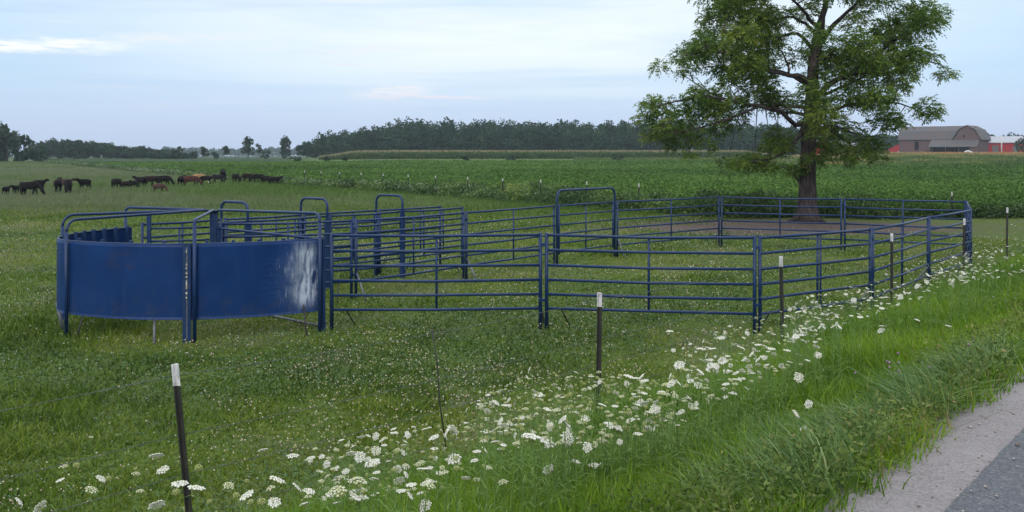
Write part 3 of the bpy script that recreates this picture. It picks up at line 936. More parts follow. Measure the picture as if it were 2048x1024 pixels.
# working chute: two rows of panels with arched spreaders over them
AF0, AF1 = Vector((-7.42, 19.80, 0)), Vector((-1.88, 26.7, 0))
AD = (AF1 - AF0).normalized(); AN = Vector((AD.y, -AD.x, 0))
AW = 0.80
LF = (AF1 - AF0).length
ZA = [1.63, 1.36, 1.08, 0.80, 0.50]
def on_far(s_): return AF0 + AD * s_
def on_near(s_): return AF0 + AD * s_ + AN * AW
def s_at(px, near):            # distance along the chute seen at column px
    u = (px - 1024) / F
    b_ = AF0 + (AN * AW if near else Vector((0, 0, 0)))
    return (u * b_.y - b_.x) / (AD.x - u * AD.y)
hoops = [(446, 'blue arch over the chute, leftmost of three, just right of the tub hinge'), (605, 'blue arch over the chute, middle one of three'), (756, 'blue arch over the chute, rightmost of three')]
hs = [s_at(p_, False) for p_, _ in hoops]
for (p_, lab), s_ in zip(hoops, hs):
    a, b = on_far(s_) - AN * .06, on_near(s_) + AN * .06
    o = thing('chute_arch', lab, 'arch', ground_pt((a + b) / 2), 0, 'arches over the chute')
    m = MB(); arch(m, a, b, 1.15, 1.15, 2.02, 0.17, 0.029); m.build('hoop', M_BLUE, o)
    for q_ in (a, b):
        MB().box(q_ + Vector((0, 0, 0.77)), (.055, .13, 1.6), (AN, AD, Vector((0, 0, 1)))).build('sleeve_post', M_BLUE, o)
cuts = [0.05] + hs + [LF]
nm = ['first', 'second', 'third', 'last']
wh = ['from the tub to the leftmost arch', 'between the leftmost and middle arches', 'between the middle and rightmost arches', 'from the rightmost arch to its open end']
for i in range(4):
    a, b = cuts[i], cuts[i + 1]
    n_ = max(1, round((b - a) / 0.78))
    up = [k / n_ for k in range(1, n_)]
    panel(on_far(a), on_far(b), 'blue five-rail chute panel in the far row, ' + wh[i], ZA, up, brace=(i == 3), skid=False, name='chute_hurdle', group='blue chute panels', rad=.024)
nc0 = s_at(447, True)
cuts = [max(nc0, 0.7), hs[1] + .1, hs[2] + .05, LF - 0.02]
wh = ['from the hinge post to the middle arch', 'between the middle and rightmost arches', 'from the rightmost arch to its open end']
for i in range(3):
    a, b = cuts[i], cuts[i + 1]
    n_ = max(1, round((b - a) / 0.85))
    up = [k / n_ for k in range(1, n_)]
    panel(on_near(a), on_near(b), 'blue five-rail chute panel in the near row, ' + wh[i], ZA, up, brace=(i == 2), skid=False, name='chute_hurdle', group='blue chute panels', rad=.024)

# sheeted crowding tub -------------------------------------------------------
arc_pts = [(-3.16, 17.0), (-3.65, 16.60), (-4.35, 16.22), (-5.20, 16.0), (-6.05, 16.03), (-6.75, 16.24), (-7.36, 16.58), (-7.66, 16.86), (-7.86, 17.25), (-7.97, 17.75), (-7.93, 18.5), (-7.76, 19.15), (-7.52, 19.75)]
def spline(pts, n):
    pts = [Vector((p[0], p[1], 0)) for p in pts]
    P = [pts[0] * 2 - pts[1]] + pts + [pts[-1] * 2 - pts[-2]]
    out = []
    for i in range(1, len(P) - 2):
        for k in range(n):
            t_ = k / n
            a, b, c, d = P[i - 1], P[i], P[i + 1], P[i + 2]
            out.append(0.5 * ((2 * b) + (c - a) * t_ + (2 * a - 5 * b + 4 * c - d) * t_ ** 2 + (3 * b - a - 3 * c + d) * t_ ** 3))
    out.append(pts[-1])
    return out
ARC = spline(arc_pts, 10)
CUM = [0.0]
for a, b in zip(ARC[:-1], ARC[1:]): CUM.append(CUM[-1] + (b - a).length)
def arc_at(s_):
    s_ = max(0, min(CUM[-1] - 1e-6, s_))
    i = max(k for k in range(len(CUM)) if CUM[k] <= s_ + 1e-9); i = min(i, len(ARC) - 2)
    f = (s_ - CUM[i]) / (CUM[i + 1] - CUM[i])
    p = ARC[i].lerp(ARC[i + 1], f); d = (ARC[i + 1] - ARC[i]).normalized()
    return p, d, Vector((d.y, -d.x, 0))      # point, direction, inward normal
def arc_s(px, back=False):
    best = None
    for i, p in enumerate(ARC):
        q_ = 1024 + p.x / p.y * F
        if back != (CUM[i] > S_TURN): continue
        e_ = abs(q_ - px)
        if best is None or e_ < best[0]: best = (e_, CUM[i])
    return best[1]
S_TURN = CUM[90]
SZ0, SZ1 = 0.37, 1.575

def tub_panel(s0, s1, label, ribs):
    p, d, n_ = arc_at((s0 + s1) / 2)
    o = thing('tub_hurdle', label, 'fence panel', ground_pt(p), 0, 'sheeted panels of the crowding tub')
    L = o.location
    nu, nz = max(24, int((s1 - s0) / .05)), 24
    V = []; ru = []; rz = []
    for side in (0, 1):
        for j in range(nz + 1):
            for i in range(nu + 1):
                s_ = s0 + .03 + (s1 - s0 - .06) * i / nu
                z = SZ0 + (SZ1 - SZ0) * j / nz
                p, d, nn = arc_at(s_)
                # the dent near the right end, and slight waviness of the sheet
                dent = 0.045 * math.exp(-((s_ - .40) / .20) ** 2 - ((z - 0.95) / .36) ** 2) - 0.03 * math.exp(-((s_ - .62) / .1) ** 2 - ((z - 1.0) / .3) ** 2)
                wav = 0.010 * (float(vnoise(s_ * 1.6, z * 1.6, 1, 3)) - .5)
                # nn points outward or inward depending on the winding: push towards the hinge
                inn = nn if (HINGE - p).dot(nn) > 0 else -nn
                p = p + inn * (dent + wav + 0.004 * side + .012)
                V.append((p.x - L.x, p.y - L.y, z - L.z)); ru.append(s_); rz.append(z)
    ix = np.arange((nu + 1) * (nz + 1)).reshape(nz + 1, nu + 1); off = (nu + 1) * (nz + 1)
    q_ = np.stack([ix[:-1, :-1], ix[:-1, 1:], ix[1:, 1:], ix[1:, :-1]], -1).reshape(-1, 4)
    rim = []
    for ring in (ix[0, :], ix[-1, :], ix[:, 0], ix[:, -1]):
        rim.append(np.stack([ring[:-1], ring[1:], ring[1:] + off, ring[:-1] + off], -1))
    Q = np.concatenate([q_, q_[:, ::-1] + off] + rim)
    link_mesh('sheet', np_mesh('sheet', V, Q, None, {'run': ru, 'rise': rz}, True), M_SHEET, o)
    k = 26
    for z, rd in ((SZ1 + .006, .017), (SZ0 + .01, .017)):
        pts = []
        for i in range(k + 1):
            p, d, nn = arc_at(s0 + .03 + (s1 - s0 - .06) * i / k)
            inn = nn if (HINGE - p).dot(nn) > 0 else -nn
            pts.append(p + inn * .03 + Vector((0, 0, z)))
        MB().tube(pts, rd, 6).build('rim', M_BLUE, o)
    for i in range(ribs):
        p, d, nn = arc_at(s0 + (s1 - s0) * (i + .7) / (ribs + .4))
        inn = nn if (HINGE - p).dot(nn) > 0 else -nn
        MB().box(p + inn * .115 + Vector((0, 0, (SZ0 + SZ1 + .05) / 2)), (.05, .05, SZ1 - SZ0 + .05), (d, inn, Vector((0, 0, 1)))).build('rib', M_BLUE, o)
    for s_ in (s0 + .035, s1 - .035):
        p, d, nn = arc_at(s_)
        MB().box(p + Vector((0, 0, (hz(p.x, p.y) - .05 + SZ1 + .02) / 2)), (.055, .055, SZ1 + .07), (d, nn, Vector((0, 0, 1)))).build('end_post', M_BLUE, o)
    return o

sj = arc_s(371); sl_ = arc_s(135)
tp = tub_panel(0.02, sj, 'curved blue sheet panel, scraped white and dented at its right end', 5)
tq = tub_panel(sj, S_TURN + .05, 'plain curved blue sheet panel left of the post with pale marks', 6)
tr3 = tub_panel(S_TURN + .05, CUM[-1], 'back sheet panel of the tub, only its inside showing over the front', 6)

def leg(o, px, Y, z0, dx, dy, mat, r=.02):
    a = at(px, Y); b = a + Vector((dx, dy, 0))
    MB().tube([a + Vector((0, 0, z0)), b + Vector((0, 0, hz(b.x, b.y) - .02))], r, 6).build('brace_leg', mat, o)
leg(tp, 607, 16.75, .5, .11, -.25, M_BRACE, .014)
leg(tq, 170, 16.5, .5, -.06, -.2, M_BRACE, .014)
leg(tq, 309, 16.2, .5, .12, -.35, M_SKID, .02)
leg(tr3, 114, 17.05, .5, .13, -.05, M_SKID, .03)

# small worn marks on the joint between the two front sheets
p, d, nn = arc_at(sj)
inn = nn if (HINGE - p).dot(nn) > 0 else -nn
m = MB()
for z, hh, ww in ((1.26, .035, .022), (1.20, .03, .028), (1.12, .022, .03), (1.06, .02, .03), (.99, .03, .022), (.955, .03, .026), (.92, .03, .024), (.885, .03, .024), (.80, .035, .026), (.73, .03, .022), (1.47, .05, .016)):
    m.box(p - inn * .034 + d * -.0 + Vector((0, 0, z)), (ww, .004, hh), (d, inn, Vector((0, 0, 1))))
m.box(p - inn * .0 + Vector((0, 0, .8)), (.016, .02, 1.45), (d, inn, Vector((0, 0, 1))))
m.build('marking', plain_mat('pale_marks', (0.30, 0.28, 0.22), .8, .6, 40, col2=(.55, .55, .48)), tq)

# overhead bows from the rim to the hinge post
hp = thing('hinge_post', 'thick blue hinge post at the heart of the crowding tub', 'post', ground_pt(HINGE))
MB().box(HINGE + Vector((0, 0, .93)), (.13, .13, 1.92)).build('post', M_BLUE, hp)
MB().box(HINGE + Vector((0, 0, 1.90)), (.20, .20, .03)).build('cap_plate', M_BLUE, hp)
for z in (.4, 1.0, 1.5): MB().box(HINGE + Vector((.03, -.08, z)), (.08, .05, .12)).build('hinge', M_BLUE, hp)

def bow(s_or_p, label, zt, r=.17, z0=-.03, rad=.026):
    p = s_or_p if isinstance(s_or_p, Vector) else arc_at(s_or_p)[0]
    o = thing('overhead_bow', label, 'brace', ground_pt(p), 0, 'bent tubes over the tub')
    c = Vector((HINGE.x, HINGE.y, 0)); dd = (p - c).normalized()
    q_ = p + dd * .035
    e_ = c + dd * .05
    pts = [q_ + Vector((0, 0, z0)), q_ + Vector((0, 0, zt - r))]
    for k in range(1, 7):
        th = k / 6 * math.pi / 2
        pts.append(q_ - dd * (r - r * math.cos(th)) + Vector((0, 0, zt - r + r * math.sin(th))))
    pts.append(e_ + dd * .2 + Vector((0, 0, 1.925))); pts.append(e_ + Vector((0, 0, 1.88)))
    MB().tube(pts[1:], rad, 8).build('tube', M_BLUE, o)
    MB().tube([pts[0], pts[1] + Vector((0, 0, .01))], rad + .006, 8).build('leg', M_BLUE, o)
bow(arc_s(125, True), 'bent blue tube from the left rear rim, above the next one', 1.94, .2)
bow(arc_s(137), 'bent blue tube rising from the left front post of the tub', 1.93, .2)
bow(CUM[-1] - .1, 'bent blue tube from the back sheet end to the hinge post', 1.98, .08)
bow(sj - .12, 'bent blue tube from the front middle joint, its bar shining pale', 1.97, .06)
bow(0.14, 'bent blue tube from the dented right end of the tub', 2.02, .16)

# crowd gate and entry gate inside the tub
cg0 = HINGE + Vector((.12, -.12, 0)); cg1 = Vector((-3.28, 17.22, 0))
cgd = (cg1 - cg0).normalized()
o = thing('crowd_gate', 'blue swing gate inside the tub, top bar running to the dented end', 'gate', ground_pt((cg0 + cg1) / 2))
for z in (1.56, 1.28, 1.0, .72, .44, .06):
    MB().tube([cg0 + Vector((0, 0, z)), cg1 + Vector((0, 0, z))], .024, 8).build('rail', M_BLUE if z > .1 else M_SKID, o)
for q_ in (cg0 + cgd * .03, cg1 - cgd * .03):
    MB().box(q_ + Vector((0, 0, .82)), (.05, .05, 1.56), (cgd, Vector((-cgd.y, cgd.x, 0)), Vector((0, 0, 1)))).build('stile', M_BLUE, o)
eg0 = Vector((-7.10, 19.56, 0)); eg1 = HINGE + Vector((-.1, .02, 0))
o = thing('entry_gate', 'short blue gate in the tub between a tall post and the hinge post', 'gate', ground_pt((eg0 + eg1) / 2))
for z in (1.57, 1.32, 1.05, .78, .5):
    MB().tube([eg0 + Vector((0, 0, z)), eg1 + Vector((0, 0, z))], .022, 8).build('rail', M_BLUE, o)
MB().box(eg0 + Vector((0, 0, .94)), (.075, .06, 1.92)).build('post', M_BLUE, o)
q_ = eg0.lerp(eg1, .5)
MB().tube([q_ + Vector((0, 0, .5)), q_ + Vector((0, 0, 1.57))], .02, 6).build('upright', M_BLUE, o)


# ------------------------------------------------------------------ fences: steel T-posts and wire
def tpost(name, px, Y, ztop, label, lean=(0, 0), group='steel fence posts by the verge', tip=0.14, w_=.043, base=None):
    x = (px - 1024) / F * Y
    b = Vector((x + lean[0], Y + lean[1], hz(x, Y) - .15)); t_ = Vector((x, Y, ztop))
    o = thing(name, label, 'fence post', (b.x, b.y, b.z + .15), 0, group)
    ax = (t_ - b).normalized()
    fx_ = Vector((FT[0], FT[1], 0)); fx_ = (fx_ - ax * fx_.dot(ax)).normalized(); fy_ = ax.cross(fx_).normalized()
    L = (t_ - b).length
    def bar(mb, s0, s1, g=0.0):
        c = b + ax * ((s0 + s1) / 2)
        mb.box(c, (w_ + g, .008 + g, s1 - s0), (fx_, fy_, ax))
        mb.box(c - fy_ * (w_ * .4 + .004), (.008 + g, w_ * .8, s1 - s0), (fx_, fy_, ax))
    m = MB(); bar(m, 0, L - tip)
    k = int((L - tip) / .055)
    for i in range(k): m.box(b + ax * (.05 + i * .055) + fy_ * .008, (.014, .012, .022), (fx_, fy_, ax))
    m.build('post', M_TPOST, o)
    m = MB(); bar(m, L - tip, L, .002)
    m.build('white_tip', M_WHITE, o)
    return o, t_, ax
NP = []
for px, Y, zt, lab, ln in ((349, 6.5, 1.645, 'dark steel fence post with white tip, nearest and most tilted', (.155, 0)),
                           (1197.5, 10.0, 1.63, 'dark white-tipped fence post rising out of the thickest flower patch', (-.02, 0)),
                           (1560, 13.6, 1.63, 'dark white-tipped fence post just right of the front corral corner', (.03, 0)),
                           (1782, 17.6, 1.63, 'dark white-tipped fence post before the second right-side corral panel', (.0, 0)),
                           (1927.5, 21.6, 1.64, 'dark white-tipped fence post close before the bright far corral corner', (-.03, 0)),
                           (2013.5, 26.0, 1.65, 'farthest dark fence post, alone on the grass right of the corral', (-.02, 0))):
    o, t_, ax = tpost('fence_post', px, Y, zt, lab, ln)
    NP.append((t_, ax))
ext0 = NP[0][0] - (NP[1][0] - NP[0][0]); ext1 = NP[-1][0] + (NP[-1][0] - NP[-2][0])
for dz, lab in ((.075, 'topmost thin barbed wire strand along the flowery verge'), (.46, 'second thin barbed wire strand from the top along the verge'), (.72, 'third barbed wire strand, low behind the flower heads'), (1.0, 'lowest barbed wire strand, hidden deep among verge grass')):
    m = MB()
    pts = [ext0 - Vector((0, 0, dz))] + [t_ - ax * dz for t_, ax in NP] + [ext1 - Vector((0, 0, dz))]
    for a, b in zip(pts[:-1], pts[1:]):
        run = []
        for k in range(13):
            f = k / 12
            run.append(a.lerp(b, f) + Vector((0, 0, -.035 * 4 * f * (1 - f))))
        m.tube(run, .0021, 4)
        L = (b - a).length; n_ = int(L / .14)
        for k in range(n_):
            f = (k + .5) / n_; c = a.lerp(b, f) + Vector((0, 0, -.14 * f * (1 - f)))
            if c.y < 18:
                v_ = Vector((random.uniform(-1, 1), random.uniform(-1, 1), random.uniform(-1, 1))).normalized() * .014
                m.tube([c - v_, c + v_], .0016, 3)
    o = tag(m.build('barbed_wire', M_WIRE), lab, 'wire', 'barbed wire strands')
# wire stay hanging between the first two posts
a = Vector((-.665, 8.3, 1.56)); b = Vector((-.545, 8.3, .55))
m = MB().tube([a, a.lerp(b, .3) + Vector((.01, 0, 0)), a.lerp(b, .6) + Vector((-.008, 0, 0)), b], .006, 5)
tag(m.build('fence_stay', M_BRACE), 'thin dark wire stay hanging in the fence left of the flower patch', 'fence stay')
fposts = [609, 642, 679, 722, 766, 816, 871, 935, 1005, 1081, 1173, 1277]
ordn = ['twelfth', 'eleventh', 'tenth', 'ninth', 'eighth', 'seventh', 'sixth', 'fifth', 'fourth', 'third', 'second', 'first']
for px, nn_ in zip(fposts, ordn):
    s_ = (px - 1024) / F; Y = 34.0 / (.858 * s_ + .513)
    lab = f'white-tipped post in the far weedy fence, {nn_} counting left from the big tree'
    tpost('far_fence_post', px, Y, 1.47, lab, group='posts of the far fence', tip=.2, w_=.07)
tpost('far_fence_post', 1903, 47.0, 1.3, 'white-tipped far fence post standing alone in the crop right of the big tree', group='posts of the far fence', tip=.2, w_=.06)


# ------------------------------------------------------------------ cattle
def skin_mesh(name, verts, edges, radii):
    me = bpy.data.meshes.new(name); me.from_pydata(verts, edges, [])
    o = bpy.data.objects.new(name, me); COL.objects.link(o)
    md = o.modifiers.new('skin', 'SKIN')
    for v_, r_ in zip(me.skin_vertices[0].data, radii): v_.radius = r_ if hasattr(r_, '__len__') else (r_, r_)
    me.skin_vertices[0].data[0].use_root = True
    ss_ = o.modifiers.new('sub', 'SUBSURF'); ss_.levels = 2; ss_.render_levels = 2
    dg = bpy.context.evaluated_depsgraph_get(); dg.update()
    out = bpy.data.meshes.new_from_object(o.evaluated_get(dg))
    bpy.data.objects.remove(o)
    out.name = name
    out.polygons.foreach_set('use_smooth', [True] * len(out.polygons))
    return out

def cow_mesh(graze, step=0.0):
    V = [(-.50, 0, 1.02), (-.82, 0, 1.06), (-.05, 0, .96), (.42, 0, .98), (.72, 0, 1.04)]
    Rr = [(.33, .34), (.24, .26), (.36, .40), (.33, .40), (.22, .30)]
    E = [(0, 1), (0, 2), (2, 3), (3, 4)]
    if graze: head = [(.98, 0, .78), (1.16, 0, .48), (1.27, 0, .30), (1.36, 0, .12)]
    else: head = [(.98, 0, 1.22), (1.16, 0, 1.36), (1.34, 0, 1.27), (1.52, 0, 1.13)]
    hr = [.17, .13, .125, .085]
    b = len(V); V += head; Rr += hr; E += [(4, b), (b, b + 1), (b + 1, b + 2), (b + 2, b + 3)]
    for s_ in (-1, 1):      # ears
        V.append((head[1][0] + .02, s_ * .26, head[1][2] + .03)); Rr.append(.035); E.append((b + 1, len(V) - 1))
    for s_ in (-1, 1):      # front legs
        f = step * s_
        k = len(V); V += [(.45, s_ * .17, .66), (.47 + f * .5, s_ * .18, .40), (.45 + f, s_ * .18, .10), (.48 + f, s_ * .18, .02)]
        Rr += [.13, .075, .05, .065]; E += [(3, k), (k, k + 1), (k + 1, k + 2), (k + 2, k + 3)]
    for s_ in (-1, 1):      # hind legs
        f = -step * s_
        k = len(V); V += [(-.60, s_ * .19, .72), (-.52 + f * .4, s_ * .20, .58), (-.76 + f * .8, s_ * .19, .38), (-.72 + f, s_ * .19, .10), (-.68 + f, s_ * .19, .02)]
        Rr += [.19, .12, .065, .05, .065]; E += [(0, k), (k, k + 1), (k + 1, k + 2), (k + 2, k + 3), (k + 3, k + 4)]
    k = len(V); V += [(-1.02, 0, 1.02), (-1.06, 0, .75), (-1.05, 0, .42)]; Rr += [.04, .028, .045]; E += [(1, k), (k, k + 1), (k + 1, k + 2)]
    return skin_mesh('cow', V, E, Rr)
COWS = {('g', 0): cow_mesh(True, .0), ('g', 1): cow_mesh(True, .13), ('s', 0): cow_mesh(False, .0), ('s', 1): cow_mesh(False, .10)}

def hide(name, col, face=None):
    m, nt, b = new_mat(name)
    tc_ = nt.new('ShaderNodeTexCoord')
    n = nt.noise(tc_.outputs['Object'], 2.5, 4, 0.6)
    c = nt.ramp(n, [(0.3, tuple(q_ * .7 for q_ in col)), (0.7, tuple(q_ * 1.3 for q_ in col))])
    if face:
        s = nt.new('ShaderNodeSeparateXYZ'); nt.link(tc_.outputs['Object'], s.inputs[0])
        c = nt.mix(nt.math('GREATER_THAN', s.outputs[0], 1.02), c, face)
    nt.link(c, b.inputs['Base Color']); b.inputs['Roughness'].default_value = .85; b.inputs['Specular IOR Level'].default_value = .08
    return m
HIDE = {'black': hide('black_hide', (.007, .006, .0075)), 'brown': hide('brown_hide', (.050, .030, .027)), 'dark': hide('dark_brown_hide', (.014, .009, .0095)),
        'red': hide('red_hide', (.045, .018, .016)), 'tan': hide('tan_hide', (.22, .14, .065)), 'white': hide('white_face_hide', (.012, .011, .013), (.6, .58, .55))}
cow_list = [
    (12.5, 384, 88, 's', 'black', .66, 'small black calf, leftmost of the herd'),
    (31, 383, 275, 's', 'black', .68, 'small black calf, second from the left end of the herd'),
    (46, 385, 120, 's', 'black', .95, 'black cow standing behind the big grazing one near the left end'),
    (60, 386, 0, 'g', 'black', 1.08, 'large black cow grazing side-on near the left end of the herd'),
    (78, 378, 70, 's', 'black', .95, 'black cow standing behind the lowered head of the large left grazer'),
    (117, 381, 110, 's', 'black', 1.12, 'black cow seen from behind with a brown cow at its right flank'),
    (126, 376, 10, 's', 'brown', 1.0, 'brown cow mostly hidden between two black ones on the left'),
    (136, 382, 290, 'g', 'black', 1.15, 'broad black cow grazing towards us right of the half-hidden brown one'),
    (169, 377, 250, 's', 'black', .98, 'black cow standing alone between the left bunch and the middle bunch'),
    (233, 373, 325, 'g', 'black', .98, 'black cow with lowered head at the left of the middle bunch'),
    (252, 373, 80, 's', 'dark', .74, 'dark calf seen from behind, left of the long line of cattle'),
    (267, 372, 330, 'g', 'black', .76, 'black calf with lowered head touching the long line of cattle'),
    (281, 369, 150, 's', 'black', 1.02, 'black cow at the left start of the long line of cattle'),
    (297, 368, 25, 'g', 'dark', 1.02, 'dark brown cow, second in the long line of cattle'),
    (312, 367, 205, 'g', 'dark', 1.02, 'dark brown cow in the long line, just behind the brown calf'),
    (328, 368, 350, 'g', 'black', 1.1, 'black cow at the right end of the long line, nose to the grass'),
    (318, 380, 0, 'g', 'brown', .74, 'small brown calf standing in front of the long line'),
    (363, 368, 92, 's', 'black', 1.05, 'black cow seen from behind, left of the red-brown one'),
    (382, 368, 10, 'g', 'red', 1.08, 'red-brown cow standing before a tan one'),
    (398, 361, 20, 'g', 'tan', .98, 'tan cow showing its pale back behind darker ones'),
    (411, 365, 210, 'g', 'black', .9, 'black cow grazing in front of the tan one'),
    (436, 363, 190, 'g', 'white', 1.02, 'black cow with a white face grazing towards the left'),
    (446, 360, 105, 's', 'black', 1.40, 'tall black animal standing up behind the white-faced cow'),
    (472, 362, 310, 'g', 'black', 1.02, 'black cow grazing right of the tall standing one'),
    (494, 361, 228, 'g', 'dark', .98, 'dark cow grazing, third from the right end of the herd by its own'),
    (516, 361, 205, 'g', 'black', 1.0, 'black cow grazing, left one of an overlapping pair near the right end'),
    (533, 360, 335, 'g', 'black', .88, 'smaller black cow, right one of an overlapping pair near the right end'),
    (549, 361, 10, 's', 'black', .86, 'black calf with raised head at the right end of the herd'),
]
for i, (px, v, hd, pose, colr, scl, lab) in enumerate(cow_list):
    Y = (CAMZ - .20) * F / (v - VH)
    Y = min(Y, 34.0 / (.858 * (px - 1024) / F + .513) - 7.0)      # on the pasture side of the fence
    p = at(px, Y); z = hz(p.x, Y); scl *= .74
    me = COWS[(pose, i % 2)]
    if not me.materials: me.materials.append(None)
    o = bpy.data.objects.new('cow' if scl > .60 else 'calf', me); COL.objects.link(o)
    o.material_slots[0].link = 'OBJECT'; o.material_slots[0].material = HIDE[colr]
    o.location = (p.x, Y, z); o.rotation_euler = (0, 0, R(hd)); o.scale = (scl, scl, scl)
    tag(o, lab, 'cow', 'cattle grazing in the pasture')


def bark_mat():
    m, nt, b = new_mat('furrowed_bark')
    tc_ = nt.new('ShaderNodeTexCoord'); p = tc_.outputs['Object']
    n = nt.noise(nt.mapping(p, (7, 7, 1.1)), 1.6, 6, 0.7, 0.6)
    n2 = nt.noise(p, 1.3, 4, 0.6)
    c = nt.ramp(n, [(0.34, (0.018, 0.014, 0.015)), (0.55, (0.062, 0.050, 0.052)), (0.75, (0.115, 0.098, 0.100))])
    c = nt.mix(nt.math('MULTIPLY', nt.smooth(n2, 0.5, 0.7), 0.4), c, (0.055, 0.060, 0.045))
    nt.link(c, b.inputs['Base Color']); b.inputs['Roughness'].default_value = .95; b.inputs['Specular IOR Level'].default_value = .1
    bump(nt, b, n, 1.0, 0.08)
    return m
M_BIGBARK = bark_mat()
# ------------------------------------------------------------------ the big tree
TY = 44.5
TB = at(1611, TY); TBZ = hz(TB.x, TY)
M_LEAF = leaf_mat('walnut_leaves', [(0.0, (0.045, 0.100, 0.018)), (0.45, (0.108, 0.185, 0.028)), (0.8, (0.175, 0.245, 0.036)), (1.0, (0.24, 0.23, 0.04))], 0.5, 0.35, 0.5)
def tz(zx, zy, dep=0.0):          # tree coordinates measured in the crown view, depth in metres
    px = 1260 + zx / 2.2258; v = zy / 2.2258
    return Vector(((px - 1024) / F * TY, TY + dep, CAMZ - (v - VH) / F * TY))
tree = thing('walnut_tree', 'big spreading walnut-like tree behind the corral with compound drooping leaves', 'tree', (TB.x, TY, TBZ))
mb = MB()
def limb(pts, r0, r1, n=8):
    P = [tz(p[0], p[1], (p[2] if len(p) > 2 else 0) * .6) for p in pts]
    # refine with a little wander
    out = [P[0]]
    for a, b in zip(P[:-1], P[1:]):
        L = (b - a).length
        m_ = a.lerp(b, .5) + Vector((random.uniform(-1, 1), random.uniform(-1, 1), random.uniform(-1, 1))) * L * .05
        out += [m_, b]
    k = len(out)
    mb.tube(out, [r0 + (r1 - r0) * (i / (k - 1)) ** .8 for i in range(k)], n)
    LIMBS.append(out)
    return out
LIMBS = []
# trunk with root flare
mb.tube([tz(790, 990), tz(790, 965), tz(791, 930), tz(791, 880), tz(790, 800), tz(792, 700), tz(800, 560), tz(806, 470), tz(812, 400), tz(815, 300), tz(817, 255)],
        [.62, .53, .46, .40, .365, .335, .31, .29, .27, .24, .225], 16)
for k in range(7):
    a = k * .9 + .3
    f = Vector((math.cos(a), math.sin(a) * .9, 0))
    b0 = tz(790, 940); b0.z = TBZ + .55
    e_ = Vector((b0.x, b0.y, TBZ - .05)) + f * random.uniform(.65, .95)
    mb.tube([b0 + f * .25, b0.lerp(e_, .5) + f * .06 - Vector((0, 0, .1)), e_], [.20, .13, .05], 7)
LIMBS.append([tz(795, 640), tz(802, 520), tz(812, 400), tz(816, 280)])
limb([(815, 290, 0), (822, 180, -.2), (838, 110, -.3), (862, 40, -.4), (868, -60, -.5), (860, -170, -.3), (850, -260, 0)], .22, .05)
limb([(818, 275, 0), (845, 205, .3), (862, 140, .5), (870, 60, .6), (880, -30, .5), (905, -140, .6)], .21, .06)
limb([(858, 180, .4), (890, 130, 0), (930, 85, -.4), (985, 30, -.8), (1030, -30, -1.1), (1080, -110, -1.3)], .14, .04)
limb([(838, 130, -.3), (800, 105, -.6), (770, 75, -1.0), (720, 30, -1.4), (660, -20, -1.6), (590, -60, -1.7)], .11, .03)
limb([(825, 150, -.2), (790, 100, .5), (745, 68, 1.0), (690, 68, 1.4), (640, 90, 1.8), (560, 100, 2.1)], .09, .025)
limb([(812, 220, 0), (770, 190, -.8), (720, 160, -1.5), (660, 170, -2.0), (560, 190, -2.4), (440, 190, -2.6), (380, 150, -2.6)], .10, .025)
limb([(800, 375, 0), (770, 350, -.3), (735, 338, -.6), (690, 340, -.9), (620, 330, -1.4), (520, 300, -1.9), (430, 260, -2.2), (330, 240, -2.4), (230, 260, -2.3)], .15, .025)
limb([(690, 340, -.9), (690, 300, -1.0), (660, 240, -1.2), (600, 200, -1.4)], .06, .02)
limb([(800, 380, 0), (740, 330, 1.2), (660, 300, 2.2), (560, 280, 3.0), (460, 290, 3.6)], .10, .025)
limb([(806, 440, 0), (850, 410, -.3), (880, 375, -.6), (960, 335, -1.0), (1060, 270, -1.3), (1120, 205, -1.4), (1190, 165, -1.4), (1270, 130, -1.4), (1350, 90, -1.3)], .17, .03)
limb([(960, 335, -1.0), (1040, 330, -1.6), (1140, 300, -2.0), (1240, 280, -2.2), (1330, 300, -2.2)], .08, .02)
limb([(806, 430, 0), (870, 420, 1.2), (960, 390, 2.2), (1060, 350, 3.0), (1180, 300, 3.4), (1260, 220, 3.4)], .12, .025)
limb([(862, 400, -.4), (858, 320, -.7), (850, 270, -.8)], .04, .018, 6)
limb([(800, 500, 0), (760, 560, -.6), (735, 610, -1.0), (700, 650, -1.4), (640, 690, -1.8), (540, 715, -2.2), (450, 730, -2.4)], .11, .025)
limb([(800, 520, 0), (740, 500, .4), (670, 500, .8), (630, 420, 1.2), (600, 400, 1.6)], .09, .025)
limb([(798, 540, 0), (720, 560, -1.0), (640, 500, -2.0), (540, 480, -2.7), (420, 460, -3.2), (300, 440, -3.4), (180, 460, -3.4), (80, 490, -3.2)], .13, .02)
limb([(540, 480, -2.7), (440, 520, -3.0), (320, 560, -3.2), (220, 590, -3.2), (120, 590, -3.0)], .06, .018)
limb([(804, 480, 0), (740, 470, 1.4), (640, 460, 2.6), (520, 440, 3.4), (400, 400, 3.8)], .10, .02)
limb([(800, 540, 0), (860, 500, -.8), (940, 470, -1.6), (1040, 460, -2.3), (1140, 470, -2.7), (1230, 510, -2.8)], .10, .02)
limb([(800, 600, 0), (850, 570, .9), (930, 580, 1.8), (1010, 620, 2.5), (1070, 680, 2.8)], .08, .02)
limb([(800, 590, 0), (870, 560, -1.2), (960, 600, -2.2), (1030, 670, -2.6)], .07, .02)
limb([(798, 640, 0), (850, 660, -1.0), (900, 690, -1.6)], .05, .018)
# thin second stem low on the left of the trunk
limb([(762, 900, -.35), (752, 850, -.45), (738, 800, -.55), (715, 770, -.7), (690, 755, -.9)], .055, .035, 7)
limb([(690, 755, -.9), (650, 740, -1.2), (590, 740, -1.6), (500, 735, -2.0), (430, 735, -2.2)], .035, .015, 6)

